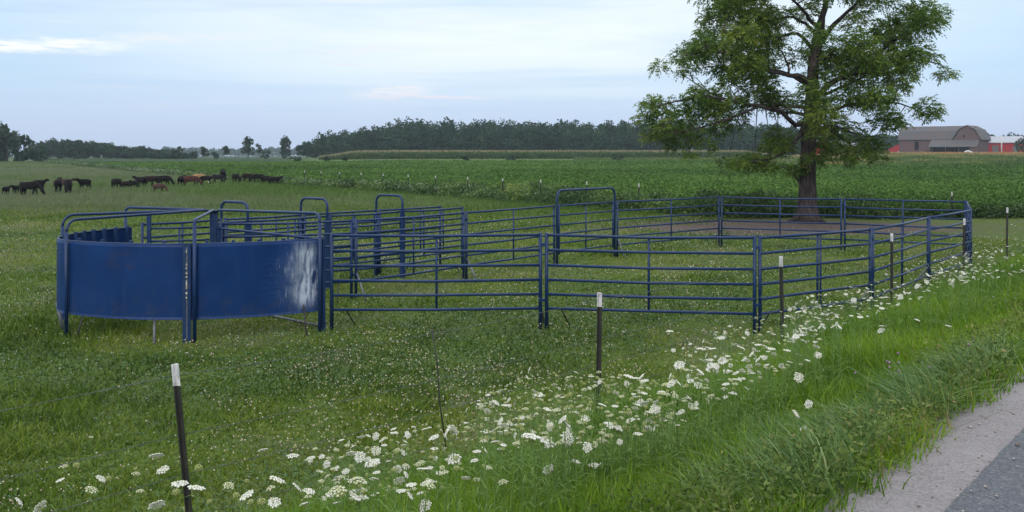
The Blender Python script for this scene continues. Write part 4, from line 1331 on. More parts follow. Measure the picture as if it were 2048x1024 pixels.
CL = [(460,50,75),(560,40,70),(660,20,65),(760,-5,70),(860,10,60),(960,25,65),(430,60,50),(520,110,60),(600,95,55),(470,20,60),(1150,10,45),(1100,-5,35),
 (1340,60,70),(1370,120,48),(1280,85,66),(1210,120,66),(1150,180,66),(1250,170,55),(1090,205,56),(1000,95,45),(930,195,55),(900,235,55),
 (960,260,75),(1040,300,66),(1130,270,66),(1220,255,58),(1300,270,48),(1335,320,42),(1385,345,30),(1280,370,36),(1190,330,56),(1100,370,56),(1010,380,55),(930,330,55),
 (1150,440,56),(1210,500,46),(1255,520,30),(1060,450,56),(980,450,56),(900,440,56),(880,520,58),(960,540,58),(1040,560,56),(1100,520,40),(1140,540,34),
 (900,610,56),(980,640,56),(1050,670,46),(1080,710,36),(930,690,52),(870,720,38),(1020,720,28),
 (300,205,56),(240,245,42),(195,285,28),(290,290,32),(350,250,62),(370,120,24),(420,200,76),(500,180,76),(580,215,74),(650,170,52),(700,210,55),(620,280,74),(540,300,76),(450,310,66),(740,245,42),
 (430,380,56),(520,390,66),(600,370,56),(690,290,26),(320,420,56),(240,460,56),(170,460,46),(90,480,40),(68,535,36),(130,540,56),(210,540,56),(290,520,62),(370,490,56),(440,460,56),(520,465,54),(600,440,44),
 (480,545,40),(400,565,46),(320,590,46),(240,600,44),(160,610,44),(95,600,32),(230,650,24),(300,655,34),(212,690,13),
 (700,420,56),(740,455,56),(660,475,46),(720,535,56),(690,605,56),(645,645,46),(700,680,56),(640,712,50),(560,722,46),(480,727,40),(415,733,24),(740,650,44),(600,742,34),(760,705,34),
 (815,340,30),(830,480,44),(780,600,34),(840,640,36)]
tops = []
for k in range(40):        # the crown goes on above the picture's upper edge
    a = rng.uniform(0, 2 * np.pi); r_ = math.sqrt(rng.random())
    zx = 790 + 480 * r_ * math.cos(a) * .95; zy = -40 - 250 * (1 - (r_ * abs(math.cos(a))) ** 1.5) * rng.random()
    tops.append((zx, zy, rng.uniform(50, 72)))
Pall = []; Sall = []; Tall = []
LP_ = [p for l in LIMBS for a, b in zip(l[:-1], l[1:]) for p in (a, a.lerp(b, .5))] + [l[-1] for l in LIMBS]
LPA = np.array([tuple(p) for p in LP_])
twigs = MB()
GAPS = [(300, 352, 85, 32), (735, 375, 58, 28), (730, 118, 58, 36), (592, 548, 46, 22), (1080, 110, 46, 62), (1150, 232, 36, 16), (892, 118, 22, 46), (882, 318, 22, 40), (1135, 395, 26, 18), (360, 620, 40, 24), (560, 645, 46, 28), (1000, 505, 26, 18), (250, 130, 70, 60), (620, 165, 22, 16), (480, 350, 26, 14), (680, 255, 20, 14)]
def in_gap(c, f=.8):
    zx = ((c[0] / TY * F + 1024) - 1260) * 2.2258; zy = ((CAMZ - c[2]) / TY * F + VH) * 2.2258
    return any(((zx - a) / p) ** 2 + ((zy - b) / q) ** 2 < f for a, b, p, q in GAPS)
def cluster(c, rad, n):
    if in_gap(c): return
    d = rand_dir(n, .25); rr = rad * rng.uniform(.35, 1.1, n) ** .8
    P = np.array(c) + d * rr[:, None] * np.array([1, 1, .72])
    Pall.append(P); Sall.append(d); Tall.append(np.clip(0.43 + rng.normal(0, .12) + rng.normal(0, .13, n), 0, 1))
    i = int(np.argmin(((LPA - np.array(c)) ** 2).sum(1)))
    a = Vector(LPA[i]); c_ = Vector(c); L = (c_ - a).length
    if L > .15:
        m_ = a.lerp(c_, .5) + Vector((0, 0, .08 * L))
        twigs.tube([a, m_, c_], [.022 + .006 * L, .016, .008], 5)
    for k in range(4):
        q_ = Vector(P[rng.integers(n)])
        if in_gap(q_, 1.0): continue
        twigs.tube([c_, c_.lerp(q_, .5) + Vector((0, 0, .05)), q_], [.011, .008, .004], 4)
for (zx, zy, r_) in CL + tops:
    if zx > 1150: zx -= (zx - 1150) * .22
    base = tz(zx, zy)
    rad = r_ * .0100
    offx = (base.x - TB.x) / 7.2
    dmax = 4.6 * math.sqrt(max(.04, 1 - offx ** 2)) * (0.75 if zy > 560 else 1.0)
    reps = 2 if (r_ > 50 and dmax > 2.2 and rng.random() < .40) else 1
    if zy < -30: reps = 1
    for k in range(reps):
        dep = rng.uniform(-dmax, dmax) if reps == 1 else (rng.uniform(-dmax, -.1 * dmax) if k == 0 else rng.uniform(.1 * dmax, dmax))
        c = base + Vector((rng.uniform(-.12, .12), dep, rng.uniform(-.12, .12)))
        c.x = TB.x + (c.x - TB.x) * (TY + dep * .5) / TY
        cluster(tuple(c), rad, int(20 + (88 if zy < 380 else 92 if zy < 620 else 60) * (rad / .6) ** 2))
for l in LIMBS[5:]:            # foliage along the thin outer part of every limb
    for p in l[len(l) // 2:]:
        if rng.random() < .6: cluster((p.x + rng.uniform(-.2, .2), p.y + rng.uniform(-.3, .3), p.z + rng.uniform(-.1, .25)), rng.uniform(.25, .45), 26)
mb.build('trunk', M_BIGBARK, tree)
twigs.build('twigs', M_BARK, tree)
Pc = np.concatenate(Pall)
_zx = ((Pc[:, 0] / TY * F + 1024) - 1260) * 2.2258; _zy = ((CAMZ - Pc[:, 2]) / TY * F + VH) * 2.2258
keep = np.ones(len(Pc), bool)
for gx, gy, ga_, gb_ in GAPS:
    keep &= (((_zx - gx) / ga_) ** 2 + ((_zy - gy) / gb_) ** 2 + rng.normal(0, .25, len(Pc)) > 1) | (rng.random(len(Pc)) < .08)
Pc = Pc[keep]; Dc = np.concatenate(Sall)[keep]; Tc = np.concatenate(Tall)[keep]
n = len(Pc)
# compound leaves: an arching stalk with paired leaflets
ax_ = Dc * np.array([1, 1, .4]) + rng.normal(0, .35, (n, 3)); ax_ /= np.linalg.norm(ax_, axis=1, keepdims=True)
LL = rng.uniform(.24, .42, n)
Vs = []; Ts = []
for j in range(11):
    t_ = (j // 2 + 1) / 6.0 if j < 10 else 1.0
    pos = Pc + ax_ * (LL * t_)[:, None]; pos[:, 2] -= LL * .28 * t_ ** 2
    sd = np.cross(ax_, np.array([0, 0, 1.0])); sd /= np.linalg.norm(sd, axis=1, keepdims=True) + 1e-9
    sgn = 1 if j % 2 else -1
    D = (sd * sgn * .9 + ax_ * .5 + np.array([0, 0, -.22]) + rng.normal(0, .30, (n, 3))) if j < 10 else ax_ + np.array([0, 0, -.9])
    D /= np.linalg.norm(D, axis=1, keepdims=True)
    N_ = np.array([0, 0, 1.0]) + rng.normal(0, .5, (n, 3))
    V, _ = diamonds(pos, rng.uniform(.115, .165, n), rng.uniform(.050, .070, n), D, N_)
    Vs.append(V); Ts.append(np.repeat(Tc, 4))
V = np.concatenate(Vs) - np.array(tuple(tree.location)); 
o = link_mesh('crown', np_mesh('crown', V, np.arange(len(V)).reshape(-1, 4), None, {'tint': np.concatenate(Ts)}), M_LEAF, tree)


# ------------------------------------------------------------------ crops, weeds and far grass
M_BEAN = leaf_mat('bean_leaves', [(0.0, (0.034, 0.074, 0.016)), (0.5, (0.060, 0.125, 0.026)), (1.0, (0.098, 0.175, 0.036))], 0.75, 0.1, 0.25)
def in_field(x, y): return (field_e(x, y) > 1.6) & (y > 48) & (y < 252 - 56 * sstep(x / y, .20, .32))
x, y = scatter(640000, 44, 252, 1.9)
k = in_field(x, y); x, y = x[k], y[k]
hh = .62 + .22 * (vnoise(x, y, .9) - .5) + .05 * np.sin((x * .858 + y * .513) * 2 * np.pi / .76) * (y < 90)
P = P3(x, y); P[:, 2] += hh * rng.uniform(.45, 1.08, len(x))
D = rand_dir(len(x), .15); sz = .07 + .0020 * y
V, Q = diamonds(P - D * (sz * .5)[:, None], sz, sz * .8, D, np.array([0, 0, 1.0]) + rng.normal(0, .6, (len(x), 3)))
ti = np.clip(.48 + .6 * (vnoise(x, y, .05, 6) - .5) + .25 * (vnoise(x, y, .5, 7) - .5) + rng.normal(0, .10, len(x)), 0, 1)
stuff_mesh('soybean_field', 'wide dark green bean field beyond the weedy fence', V, M_BEAN, quads=Q, tint=np.repeat(ti, 4), cat='crop field')

# maize in front of the woods, with tan tassels
M_CORN = leaf_mat('maize', [(0.0, (0.03, 0.06, 0.02)), (0.6, (0.055, 0.10, 0.03)), (0.8, (0.09, 0.12, 0.045)), (1.0, (0.26, 0.22, 0.14))], 0.7, 0.2, 0.2)
n = 42000
y = 318 + 30 * rng.random(n) ** 1.6; px = rng.uniform(640, 1560, n); x = (px - 1024) / F * y
fr = rng.random(n); P = P3(x, y); P[:, 2] += 2.25 * fr * (.35 + .65 * sstep(px, 640, 720)) * (.3 + .7 * sstep(px, 1560, 1480))
D = rand_dir(n, .8); D[fr > .93] = (0, 0, 1)
V, Q = diamonds(P, .75, .3, D)
ti = np.where(fr > .9, rng.uniform(.85, 1, n), np.clip(.4 + rng.normal(0, .15, n), 0, .7))
stuff_mesh('maize_strip', 'distant strip of maize with tan tassels along the foot of the woods', V, M_CORN, quads=Q, tint=np.repeat(ti, 4), cat='crop strip')

# dry and orange weeds on the rise before the barn
M_DRY = leaf_mat('dry_weeds', [(0.0, (0.05, 0.09, 0.03)), (0.35, (0.11, 0.15, 0.045)), (0.6, (0.24, 0.19, 0.085)), (1.0, (0.36, 0.16, 0.085))], 0.8, 0.1, 0.2)
n = 46000
px = rng.uniform(1150, 2250, n); y0_ = 254 - 56 * sstep((px - 1024) / F, .20, .32); y = y0_ + (388 - y0_) * rng.random(n) ** 1.3; x = (px - 1024) / F * y
P = P3(x, y)
V, Q = diamonds(P, rng.uniform(.4, 1.05, n), .35, rand_dir(n, 2.2))
pat = vnoise(px * .018, y * .05, 1.0, 3)
ti = np.clip(.12 + .55 * sstep(y, 280, 360) * sstep(px, 1350, 1700) + .8 * (pat - .40) * sstep(px, 1150, 1500) + rng.normal(0, .12, n), 0, 1)
stuff_mesh('dry_weeds', 'tan and orange weeds on the rise in front of the barn', V, M_DRY, quads=Q, tint=np.repeat(ti, 4), cat='weeds')

# weed bank along the far fence
M_WEED = leaf_mat('weeds', [(0.0, (0.030, 0.064, 0.020)), (0.5, (0.058, 0.110, 0.030)), (0.8, (0.100, 0.165, 0.040)), (1.0, (0.17, 0.22, 0.055))], 0.65, 0.25, 0.25)
def far_line(n, wmin=-1.2, wmax=2.2):
    a_ = rng.random(n)
    y = 36 * (300 / 36) ** (a_ ** 1.05); off = rng.uniform(wmin, wmax, n)
    x = (34.0 + off - .513 * y) / .858
    # near the tree the weeds turn along the crop edge
    t2 = y < 48.5
    x2 = rng.uniform(9.5, 32, n); y2 = 48.6 + off * .8 + .4 * np.sin(x2)
    x = np.where(t2, x2, x); y = np.where(t2, y2, y)
    return x, y
x, y = far_line(60000)
hgt = (.35 + 1.0 * vnoise(x, y, .45, 8) ** 1.4) * (1 - .50 * sstep(y, 60, 120))
P = P3(x, y); P[:, 2] += hgt * rng.random(len(x))
sz = .14 + .0014 * y
D = rand_dir(len(x), .6)
V, Q = diamonds(P, sz, sz * .55, D)
ti = np.clip(.40 + .8 * (vnoise(x, y, .7, 4) - .5) + rng.normal(0, .12, len(x)), 0, 1)
ti = np.where((np.abs((x / y) - .006) < .012) & (hgt > .5) , np.clip(ti + .45, 0, 1), ti)
stuff_mesh('fence_weeds', 'tangled tall weeds growing along the far fence', V, M_WEED, quads=Q, tint=np.repeat(ti, 4), cat='weeds')
M_PALE = plain_mat('pale_blossom', (0.30, 0.34, 0.29), .8, .2, 3, spec=.1)
x, y = far_line(4200, -1.6, 1.0)
k = (rng.random(len(x)) < .2 + .9 * sstep(-x, -4, 16)) & (rng.random(len(x)) < .25 + 1.0 * vnoise(x, y, .22, 9))
x, y = x[k], y[k]
P = P3(x, y); P[:, 2] += rng.uniform(.40, 1.05, len(x)) * (1 - .35 * sstep(y, 60, 120)); sz = .03 + .0006 * y
V, Q = diamonds(P, sz, sz, rand_dir(len(x), .3))
stuff_mesh('white_weed_flowers', 'scattered pale flower heads among the weeds of the far fence', V, M_PALE, quads=Q, cat='flowers')

# tall seeding grass where the cattle graze
M_SEED = leaf_mat('seed_grass', [(0.0, (0.044, 0.098, 0.014)), (0.5, (0.080, 0.130, 0.038)), (1.0, (0.122, 0.146, 0.088))], 0.8, 0.15, 0.25)
x, y = scatter(230000, 38, 300, 1.75, -.62, .15)
k = (field_e(x, y) < -1.0) & (rng.random(len(x)) < sstep(y, 38, 62)); x, y = x[k], y[k]
P = P3(x, y)
V, Q, T, m_ = blades(P, rng.uniform(.12, .36, len(x)) * (0.7 + .6 * vnoise(x, y, .12, 3)) * (1 + .10 * sstep(y, 60, 80)), .012 + .00050 * y, 1, .3, .3)
gr = sstep(vnoise(x, y, .045, 2) + .35 * vnoise(x, y, .2, 5), .5, .95) * .5 + .35 * sstep(-(x + .30 * y), -12, 14)
ti = np.clip(.12 + gr + rng.normal(0, .14, len(x)), 0, 1)
stuff_mesh('pasture_grass', 'longer seeding grass in the far pasture around the cattle', V, M_SEED, tris=T, tint=np.repeat(ti, m_), cat='grass')


# ------------------------------------------------------------------ pasture sward, clover and verge grass
M_TURF = leaf_mat('turf', [(0.0, (0.026, 0.060, 0.007)), (0.35, (0.080, 0.142, 0.011)), (0.7, (0.145, 0.195, 0.024)), (1.0, (0.195, 0.200, 0.120))], 0.6, 0.25, 0.3)
def pasture_mask(x, y):
    dirt = np.sqrt((x - 11.5) ** 2 + ((y - 42) * 1.7) ** 2) + 7 * (vnoise(x, y, .6, 1) - .5)
    return (road_d(x, y) < 0.3) & (field_e(x, y) < -.4) & (y < 60) & (dirt + 3 * (vnoise(x, y, 1.8, 4) - .5) > 7.2 + rng.normal(0, 1.5, len(x)))
x, y = scatter(430000, 5.0, 60, 1.75)
k = pasture_mask(x, y); x, y = x[k], y[k]
P = P3(x, y, -.01)
clump = vnoise(x, y, 1.3, 3); big_ = vnoise(x, y, .25, 4)
hh = rng.uniform(.035, .095, len(x)) * (.6 + .9 * clump) * (1 + 1.1 * (vnoise(x, y, .5, 9) > .74))
V, Q, T, m_ = blades(P, hh, (.0075 + .00075 * y) * rng.uniform(.7, 1.3, len(x)), 2, .45, .5)
grey = sstep(vnoise(x, y, .33, 6), .52, .78) * .45
ti = np.clip(.30 + .5 * (big_ - .5) + .35 * (vnoise(x, y, 2.2, 12) - .5) + grey + rng.normal(0, .15, len(x)) + .25 * sstep(y, 30, 55) * (big_ > .5) * 0, 0, 1)
stuff_mesh('pasture_turf', 'short grazed grass of the pasture in and around the corral', V, M_TURF, quads=Q, tris=T, tint=np.repeat(ti, m_), cat='grass')
# clover leaves
M_CLOVER = leaf_mat('clover_leaves', [(0.0, (0.034, 0.078, 0.030)), (0.6, (0.070, 0.132, 0.055)), (1.0, (0.140, 0.200, 0.110))], 0.6, 0.25, 0.2)
x, y = scatter(170000, 5.0, 42, 1.8)
k = pasture_mask(x, y) & (rng.random(len(x)) < .2 + 1.1 * sstep(vnoise(x, y, .4, 5), .35, .7)); x, y = x[k], y[k]
P = P3(x, y); P[:, 2] += rng.uniform(.02, .065, len(x))
sz = .018 + .0013 * y
D = rand_dir(len(x)); D[:, 2] *= .35
V, Q = diamonds(P, sz, sz * .95, D, np.array([0, 0, 1.0]) + rng.normal(0, .35, (len(x), 3)))
ti = np.clip(.4 + rng.normal(0, .2, len(x)), 0, 1)
stuff_mesh('clover', 'clover leaves spread through the pasture turf', V, M_CLOVER, quads=Q, tint=np.repeat(ti, 4), cat='clover')
# clover heads: small blobs, whitish, straw and pink
M_CHEAD = leaf_mat('clover_heads', [(0.0, (0.33, 0.27, 0.12)), (0.35, (0.42, 0.40, 0.27)), (0.7, (0.56, 0.56, 0.50)), (1.0, (0.45, 0.30, 0.30))], 0.8, 0.1, 0.2)
x, y = scatter(34000, 5.0, 48, 2.25)
k = pasture_mask(x, y) & (rng.random(len(x)) < .10 + 1.1 * sstep(.6 * vnoise(x, y, .5, 7) + .4 * vnoise(x, y, 1.7, 8), .40, .66)) & (rng.random(len(x)) < .55 + .45 * sstep(x / y, -.35, -.1)); x, y = x[k], y[k]
P = P3(x, y); P[:, 2] += rng.uniform(.05, .10, len(x))
r_ = (.0062 + .00040 * y) * rng.uniform(.5, 1.2, len(x))
OV = np.array([(1, 0, 0), (0, 1, 0), (-1, 0, 0), (0, -1, 0), (0, 0, 1), (0, 0, -1)], float)
OT = np.array([(0, 1, 4), (1, 2, 4), (2, 3, 4), (3, 0, 4), (1, 0, 5), (2, 1, 5), (3, 2, 5), (0, 3, 5)])
V = (P[:, None, :] + OV[None] * r_[:, None, None]).reshape(-1, 3)
T = ((np.arange(len(P)) * 6)[:, None, None] + OT[None]).reshape(-1, 3)
stuff_mesh('clover_flowers', 'tiny pale clover heads dotted over the pasture', V, M_CHEAD, tris=T, tint=np.repeat(np.clip(rng.random(len(P)), 0, 1), 6), cat='flowers')

# verge grass: long, lush, in drooping tufts
M_VERGE = leaf_mat('verge_grass', [(0.0, (0.034, 0.085, 0.006)), (0.4, (0.100, 0.205, 0.009)), (0.75, (0.185, 0.290, 0.016)), (0.92, (0.22, 0.29, 0.06)), (1.0, (0.24, 0.20, 0.10))], 0.5, 0.3, 0.35)
nt_ = 17000
x, y = scatter(nt_ * 6, 3.2, 75, 1.55, -.66, .72)
d = road_d(x, y)
k = (d > -.5) & (d < 4.12 + .25 * (vnoise(x, y, 1.6, 31) - .5)) & (rng.random(len(x)) < .35 + .65 * sstep(d, -.4, .5)) & (rng.random(len(x)) < 1 - .75 * sstep(d, 3.3, 4.1)) & (rng.random(len(x)) < .25 + 1.3 * sstep(vnoise(x, y, 1.5, 33), .25, .6)); x, y, d = x[k][:nt_], y[k][:nt_], d[k][:nt_]
per = 22
tx = np.repeat(x, per) + rng.normal(0, .045, len(x) * per) * np.repeat(1 + .03 * y, per)
ty = np.repeat(y, per) + rng.normal(0, .045, len(x) * per) * np.repeat(1 + .03 * y, per)
dd = np.repeat(d, per)
tall = np.repeat((.16 * (1 - .55 * sstep(d, 2.6, 3.7)) + .24 * sstep(d, -.3, .9) * (1 - .70 * sstep(d, 1.9, 3.3))) * rng.uniform(.7, 1.3, len(x)) * (.75 + .5 * vnoise(x, y, 1.1, 2)), per)
P = P3(tx, ty, -.02)
ang = np.repeat(rng.uniform(0, 2 * np.pi, len(x)), per) + rng.normal(0, 1.5, len(tx))
bend = np.repeat(np.abs(rng.normal(.35, .2, len(x))), per)
V, Q, T, m_ = blades(P, tall * rng.uniform(.6, 1.2, len(tx)), np.repeat(.0055 + .0006 * y, per) * rng.uniform(.7, 1.4, len(tx)), 3, .25, .42, ang)
tuft = np.repeat(rng.normal(0, .12, len(x)), per)
ti = np.clip(.36 + tuft + .55 * (vnoise(tx, ty, .6, 5) - .5) + .3 * (vnoise(tx, ty, 2.0, 3) - .5) + rng.normal(0, .10, len(tx)) + (rng.random(len(tx)) < .025 + .05 * sstep(dd, 2.8, 3.6)) * .5, 0, 1)
stuff_mesh('verge_grass', 'long lush green grass of the roadside bank', V, M_VERGE, quads=Q, tris=T, tint=np.repeat(ti, m_), cat='grass')
# matted bluish grass near the road
M_MAT = leaf_mat('matted_grass', [(0.0, (0.035, 0.085, 0.022)), (0.5, (0.085, 0.165, 0.045)), (1.0, (0.20, 0.27, 0.11))], 0.5, 0.25, 0.25)
x, y = scatter(60000, 3.2, 14, 1.3, -.2, .66)
d = road_d(x, y)
k = (d > 1.9) & (d < 3.9) & (y < 8.2) & (vnoise(x, y, 1.15, 4) > .50 - .15 * sstep(y, 7.5, 5)); x, y = x[k][:600], y[k][:600]
per = 16
flow = np.repeat(2.2 + 2.5 * vnoise(x, y, .9, 8), per)
tx = np.repeat(x, per) + rng.normal(0, .07, len(x) * per); ty = np.repeat(y, per) + rng.normal(0, .07, len(x) * per)
P = P3(tx, ty, .02)
V, Q, T, m_ = blades(P, rng.uniform(.12, .30, len(tx)), rng.uniform(.008, .015, len(tx)), 4, .45, .8, flow + rng.normal(0, 1.3, len(tx)))
ti = np.clip(.45 + np.repeat(rng.normal(0, .15, len(x)), per) + rng.normal(0, .15, len(tx)), 0, 1)
stuff_mesh('matted_grass', 'flattened blue-green grass near the road edge', V, M_MAT, quads=Q, tris=T, tint=np.repeat(ti, m_), cat='grass')
# broad-leaved weeds in the verge
x, y = scatter(150000, 3.5, 34, 1.6, -.4, .66)
d = road_d(x, y)
k = (d > .2) & (d < 4.08) & (vnoise(x, y, 1.0, 12) + .45 * sstep(d, 2.2, 3.2) > .70); x, y, d = x[k][:42000], y[k][:42000], d[k][:42000]
P = P3(x, y); P[:, 2] += rng.uniform(.03, .26, len(x))
D = rand_dir(len(x), .2); sz = rng.uniform(.012, .034, len(x)) * (1 + .05 * y)
V, Q = diamonds(P, sz, sz * .5, D)
M_VW = leaf_mat('verge_weeds', [(0.0, (0.042, 0.072, 0.014)), (0.4, (0.092, 0.140, 0.026)), (0.7, (0.150, 0.190, 0.058)), (1.0, (0.23, 0.17, 0.095))], .65, .2, .25)
stuff_mesh('verge_weeds', 'low broad-leaved weeds among the bank grass', V, M_VW, quads=Q, tint=np.repeat(np.clip(.42 + .5 * (vnoise(x, y, .8, 15) - .5) + rng.normal(0, .2, len(x)), 0, 1), 4), cat='weeds')
# purple clover and dry stalks near the road
al = rng.uniform(-1, 14, 300); dd = rng.uniform(2.0, 3.7, 300)
x = FP[0] + FT[0] * al + FN[0] * dd; y = FP[1] + FT[1] * al + FN[1] * dd
k = (vnoise(x, y, .8, 21) > .60) & (y > 3); x, y = x[k], y[k]
P = P3(x, y); P[:, 2] += rng.uniform(.12, .30, len(x))
OV = np.array([(1, 0, 0), (0, 1, 0), (-1, 0, 0), (0, -1, 0), (0, 0, 1), (0, 0, -1)], float)
V = (P[:, None, :] + OV[None] * rng.uniform(.009, .016, len(P))[:, None, None]).reshape(-1, 3)
T = ((np.arange(len(P)) * 6)[:, None, None] + OT[None]).reshape(-1, 3)
M_PURPLE = leaf_mat('purple_clover', [(0.0, (.20, .12, .22)), (1.0, (.34, .24, .36))], .8, .1, .2)
stuff_mesh('purple_clover', 'small purple clover heads among the weeds near the road', V, M_PURPLE, tris=T, tint=np.repeat(rng.random(len(P)), 6), cat='flowers')
al = rng.uniform(-9, 22, 2600); dd = 4.08 - np.abs(rng.normal(0, .75, 2600))
x = FP[0] + FT[0] * al + FN[0] * dd; y = FP[1] + FT[1] * al + FN[1] * dd
k = (vnoise(x, y, .7, 27) > .5) & (y > 2.5); x, y = x[k], y[k]
V, Q, T, m_ = blades(P3(x, y), rng.uniform(.08, .26, len(x)), .004 + .0006 * y, 3, .7, .5)
M_STRAW = leaf_mat('straw', [(0.0, (.10, .085, .04)), (1.0, (.30, .24, .12))], .8, .1, .2)
stuff_mesh('dry_grass', 'straw-coloured dry stalks along the road edge', V, M_STRAW, quads=Q, tris=T, tint=np.repeat(rng.random(len(x)), m_), cat='grass')
# stones on the shoulder
n = 2600
al = np.concatenate([rng.uniform(-9, 3, 900), rng.uniform(3, 26, n - 900)]); dd = rng.uniform(3.95, 4.62, n)
x = FP[0] + FT[0] * al + FN[0] * dd; y = FP[1] + FT[1] * al + FN[1] * dd
r_ = np.abs(rng.normal(0, .0045, n)) + .0025
P = np.stack([x, y, np.full(n, ROADZ + .008) + r_ * .3 + .024 * (dd > 4.42)], -1)
JV = OV[None] * (1 + rng.normal(0, .25, (n, 6, 1)))
V = (P[:, None, :] + JV * r_[:, None, None] * np.array([1, 1, .7])).reshape(-1, 3)
T = ((np.arange(n) * 6)[:, None, None] + OT[None]).reshape(-1, 3)
M_STONE = leaf_mat('stones', [(0.0, (.13, .115, .112)), (1.0, (.34, .32, .32))], .9, .2, 0)
stuff_mesh('gravel', 'loose grey stones on the road shoulder', V, M_STONE, tris=T, tint=np.repeat(rng.random(n), 6), cat='gravel')


# ------------------------------------------------------------------ wild carrot flowers
M_UMB = leaf_mat('umbel', [(0.0, (.26, .34, .09)), (0.3, (.44, .48, .22)), (0.6, (.66, .69, .52)), (1.0, (.80, .81, .80))], .8, .1, .3)
M_STEM = plain_mat('flower_stem', (.085, .160, .030), .7, .3, 12)
def umbel_mesh(kind, seed):
    r = np.random.default_rng(seed)
    Vv = []; Tt = []; tint = []
    def floret(c, nrm, rad, t_):
        # a small lumpy disc of petals
        nrm = nrm / np.linalg.norm(nrm)
        u = np.cross(nrm, [0.3, .5, .8]); u /= np.linalg.norm(u); v_ = np.cross(nrm, u)
        b = len(Vv); k = 7
        Vv.append(c + nrm * rad * .45)
        for i in range(k):
            a = 2 * np.pi * i / k; q_ = rad * r.uniform(.75, 1.15)
            Vv.append(c + u * np.cos(a) * q_ + v_ * np.sin(a) * q_ + nrm * r.uniform(-.15, .15) * rad)
        Vv.append(c - nrm * rad * .5)
        for i in range(k):
            Tt.append((b, b + 1 + i, b + 1 + (i + 1) % k)); Tt.append((b + k + 1, b + 1 + (i + 1) % k, b + 1 + i))
        tint.extend([np.clip(t_ + r.normal(0, .06), 0, 1)] * (k + 2))
    rays = []
    if kind == 'open':
        R_ = 1.0; n_ = 30
        for i in range(n_):
            rr = math.sqrt((i + .5) / n_); a = i * 2.39996
            c = np.array([rr * math.cos(a), rr * math.sin(a), .16 * (1 - rr * rr) + r.uniform(-.04, .04)])
            floret(c, np.array([c[0] * .5, c[1] * .5, 1.0]), .205 * r.uniform(.8, 1.15), r.uniform(.75, 1.0)); rays.append(c)
        zb = -.55
    elif kind == 'cup':
        n_ = 26
        for i in range(n_):
            rr = math.sqrt((i + .5) / n_); a = i * 2.39996
            c = np.array([rr * .85 * math.cos(a), rr * .85 * math.sin(a), .42 * (1 - rr ** 2) - .1 + r.uniform(-.05, .05)])
            floret(c, np.array([c[0] * .9, c[1] * .9, .8]), .17, r.uniform(.40, .72)); rays.append(c)
        zb = -.75
    else:       # closed green-yellow ball
        n_ = 30
        for i in range(n_):
            z_ = 1 - 1.5 * (i + .5) / n_; q_ = math.sqrt(max(0, 1 - z_ * z_)); a = i * 2.39996
            c = np.array([q_ * .62 * math.cos(a), q_ * .62 * math.sin(a), z_ * .55])
            floret(c, c + np.array([0, 0, .1]), .17, r.uniform(.02, .35)); rays.append(c)
        zb = -.75
    # rays from the stem top to each floret
    for c in rays[::1]:
        b = len(Vv); e_ = .014 + .006
        s = np.array([0, 0, zb])
        dv = c - s; sd = np.cross(dv, [.2, .7, .3]); sd = sd / np.linalg.norm(sd) * e_; sd2 = np.cross(dv, sd); sd2 = sd2 / np.linalg.norm(sd2) * e_
        Vv.extend([s + sd, s - sd * .5 + sd2, s - sd * .5 - sd2, c * .98])
        Tt.extend([(b, b + 1, b + 3), (b + 1, b + 2, b + 3), (b + 2, b, b + 3)])
        tint.extend([.05] * 4)
    return np.array(Vv), np.array(Tt), np.array(tint), zb
UMB = {}
for kind, n_ in (('open', 4), ('cup', 3), ('ball', 2)):
    UMB[kind] = [umbel_mesh(kind, 40 + i + len(kind)) for i in range(n_)]
def tilt_mat(ax, ang): return np.array(Matrix.Rotation(ang, 3, ax))

spots = []
def put(n, fn):
    for _ in range(n * 40):
        if n <= 0: break
        p = fn()
        if p is None: continue
        spots.append(p); n -= 1
def by_pixel(px, v, kind=None, size=None, hgt=None):
    """flower head seen at px, v, standing on the bank: march along the ray until the head height fits"""
    hgt = hgt or random.uniform(.5, .72)
    best = None
    for Y in np.geomspace(3.2, 60, 400):
        x = (px - 1024) / F * Y; z = CAMZ - (v - VH) * Y / F
        if z - hz(x, Y) <= hgt: best = (x, float(Y), hgt); break
    if best is None: return
    if road_d(best[0], best[1]) > (3.3 if (v > 800 and px > 1550) else 2.75 if px > 1330 else 2.6):
        if hgt > .14: by_pixel(px, v, kind, size, hgt - .05)
        return
    spots.append((best[0], best[1], best[2], kind, size))
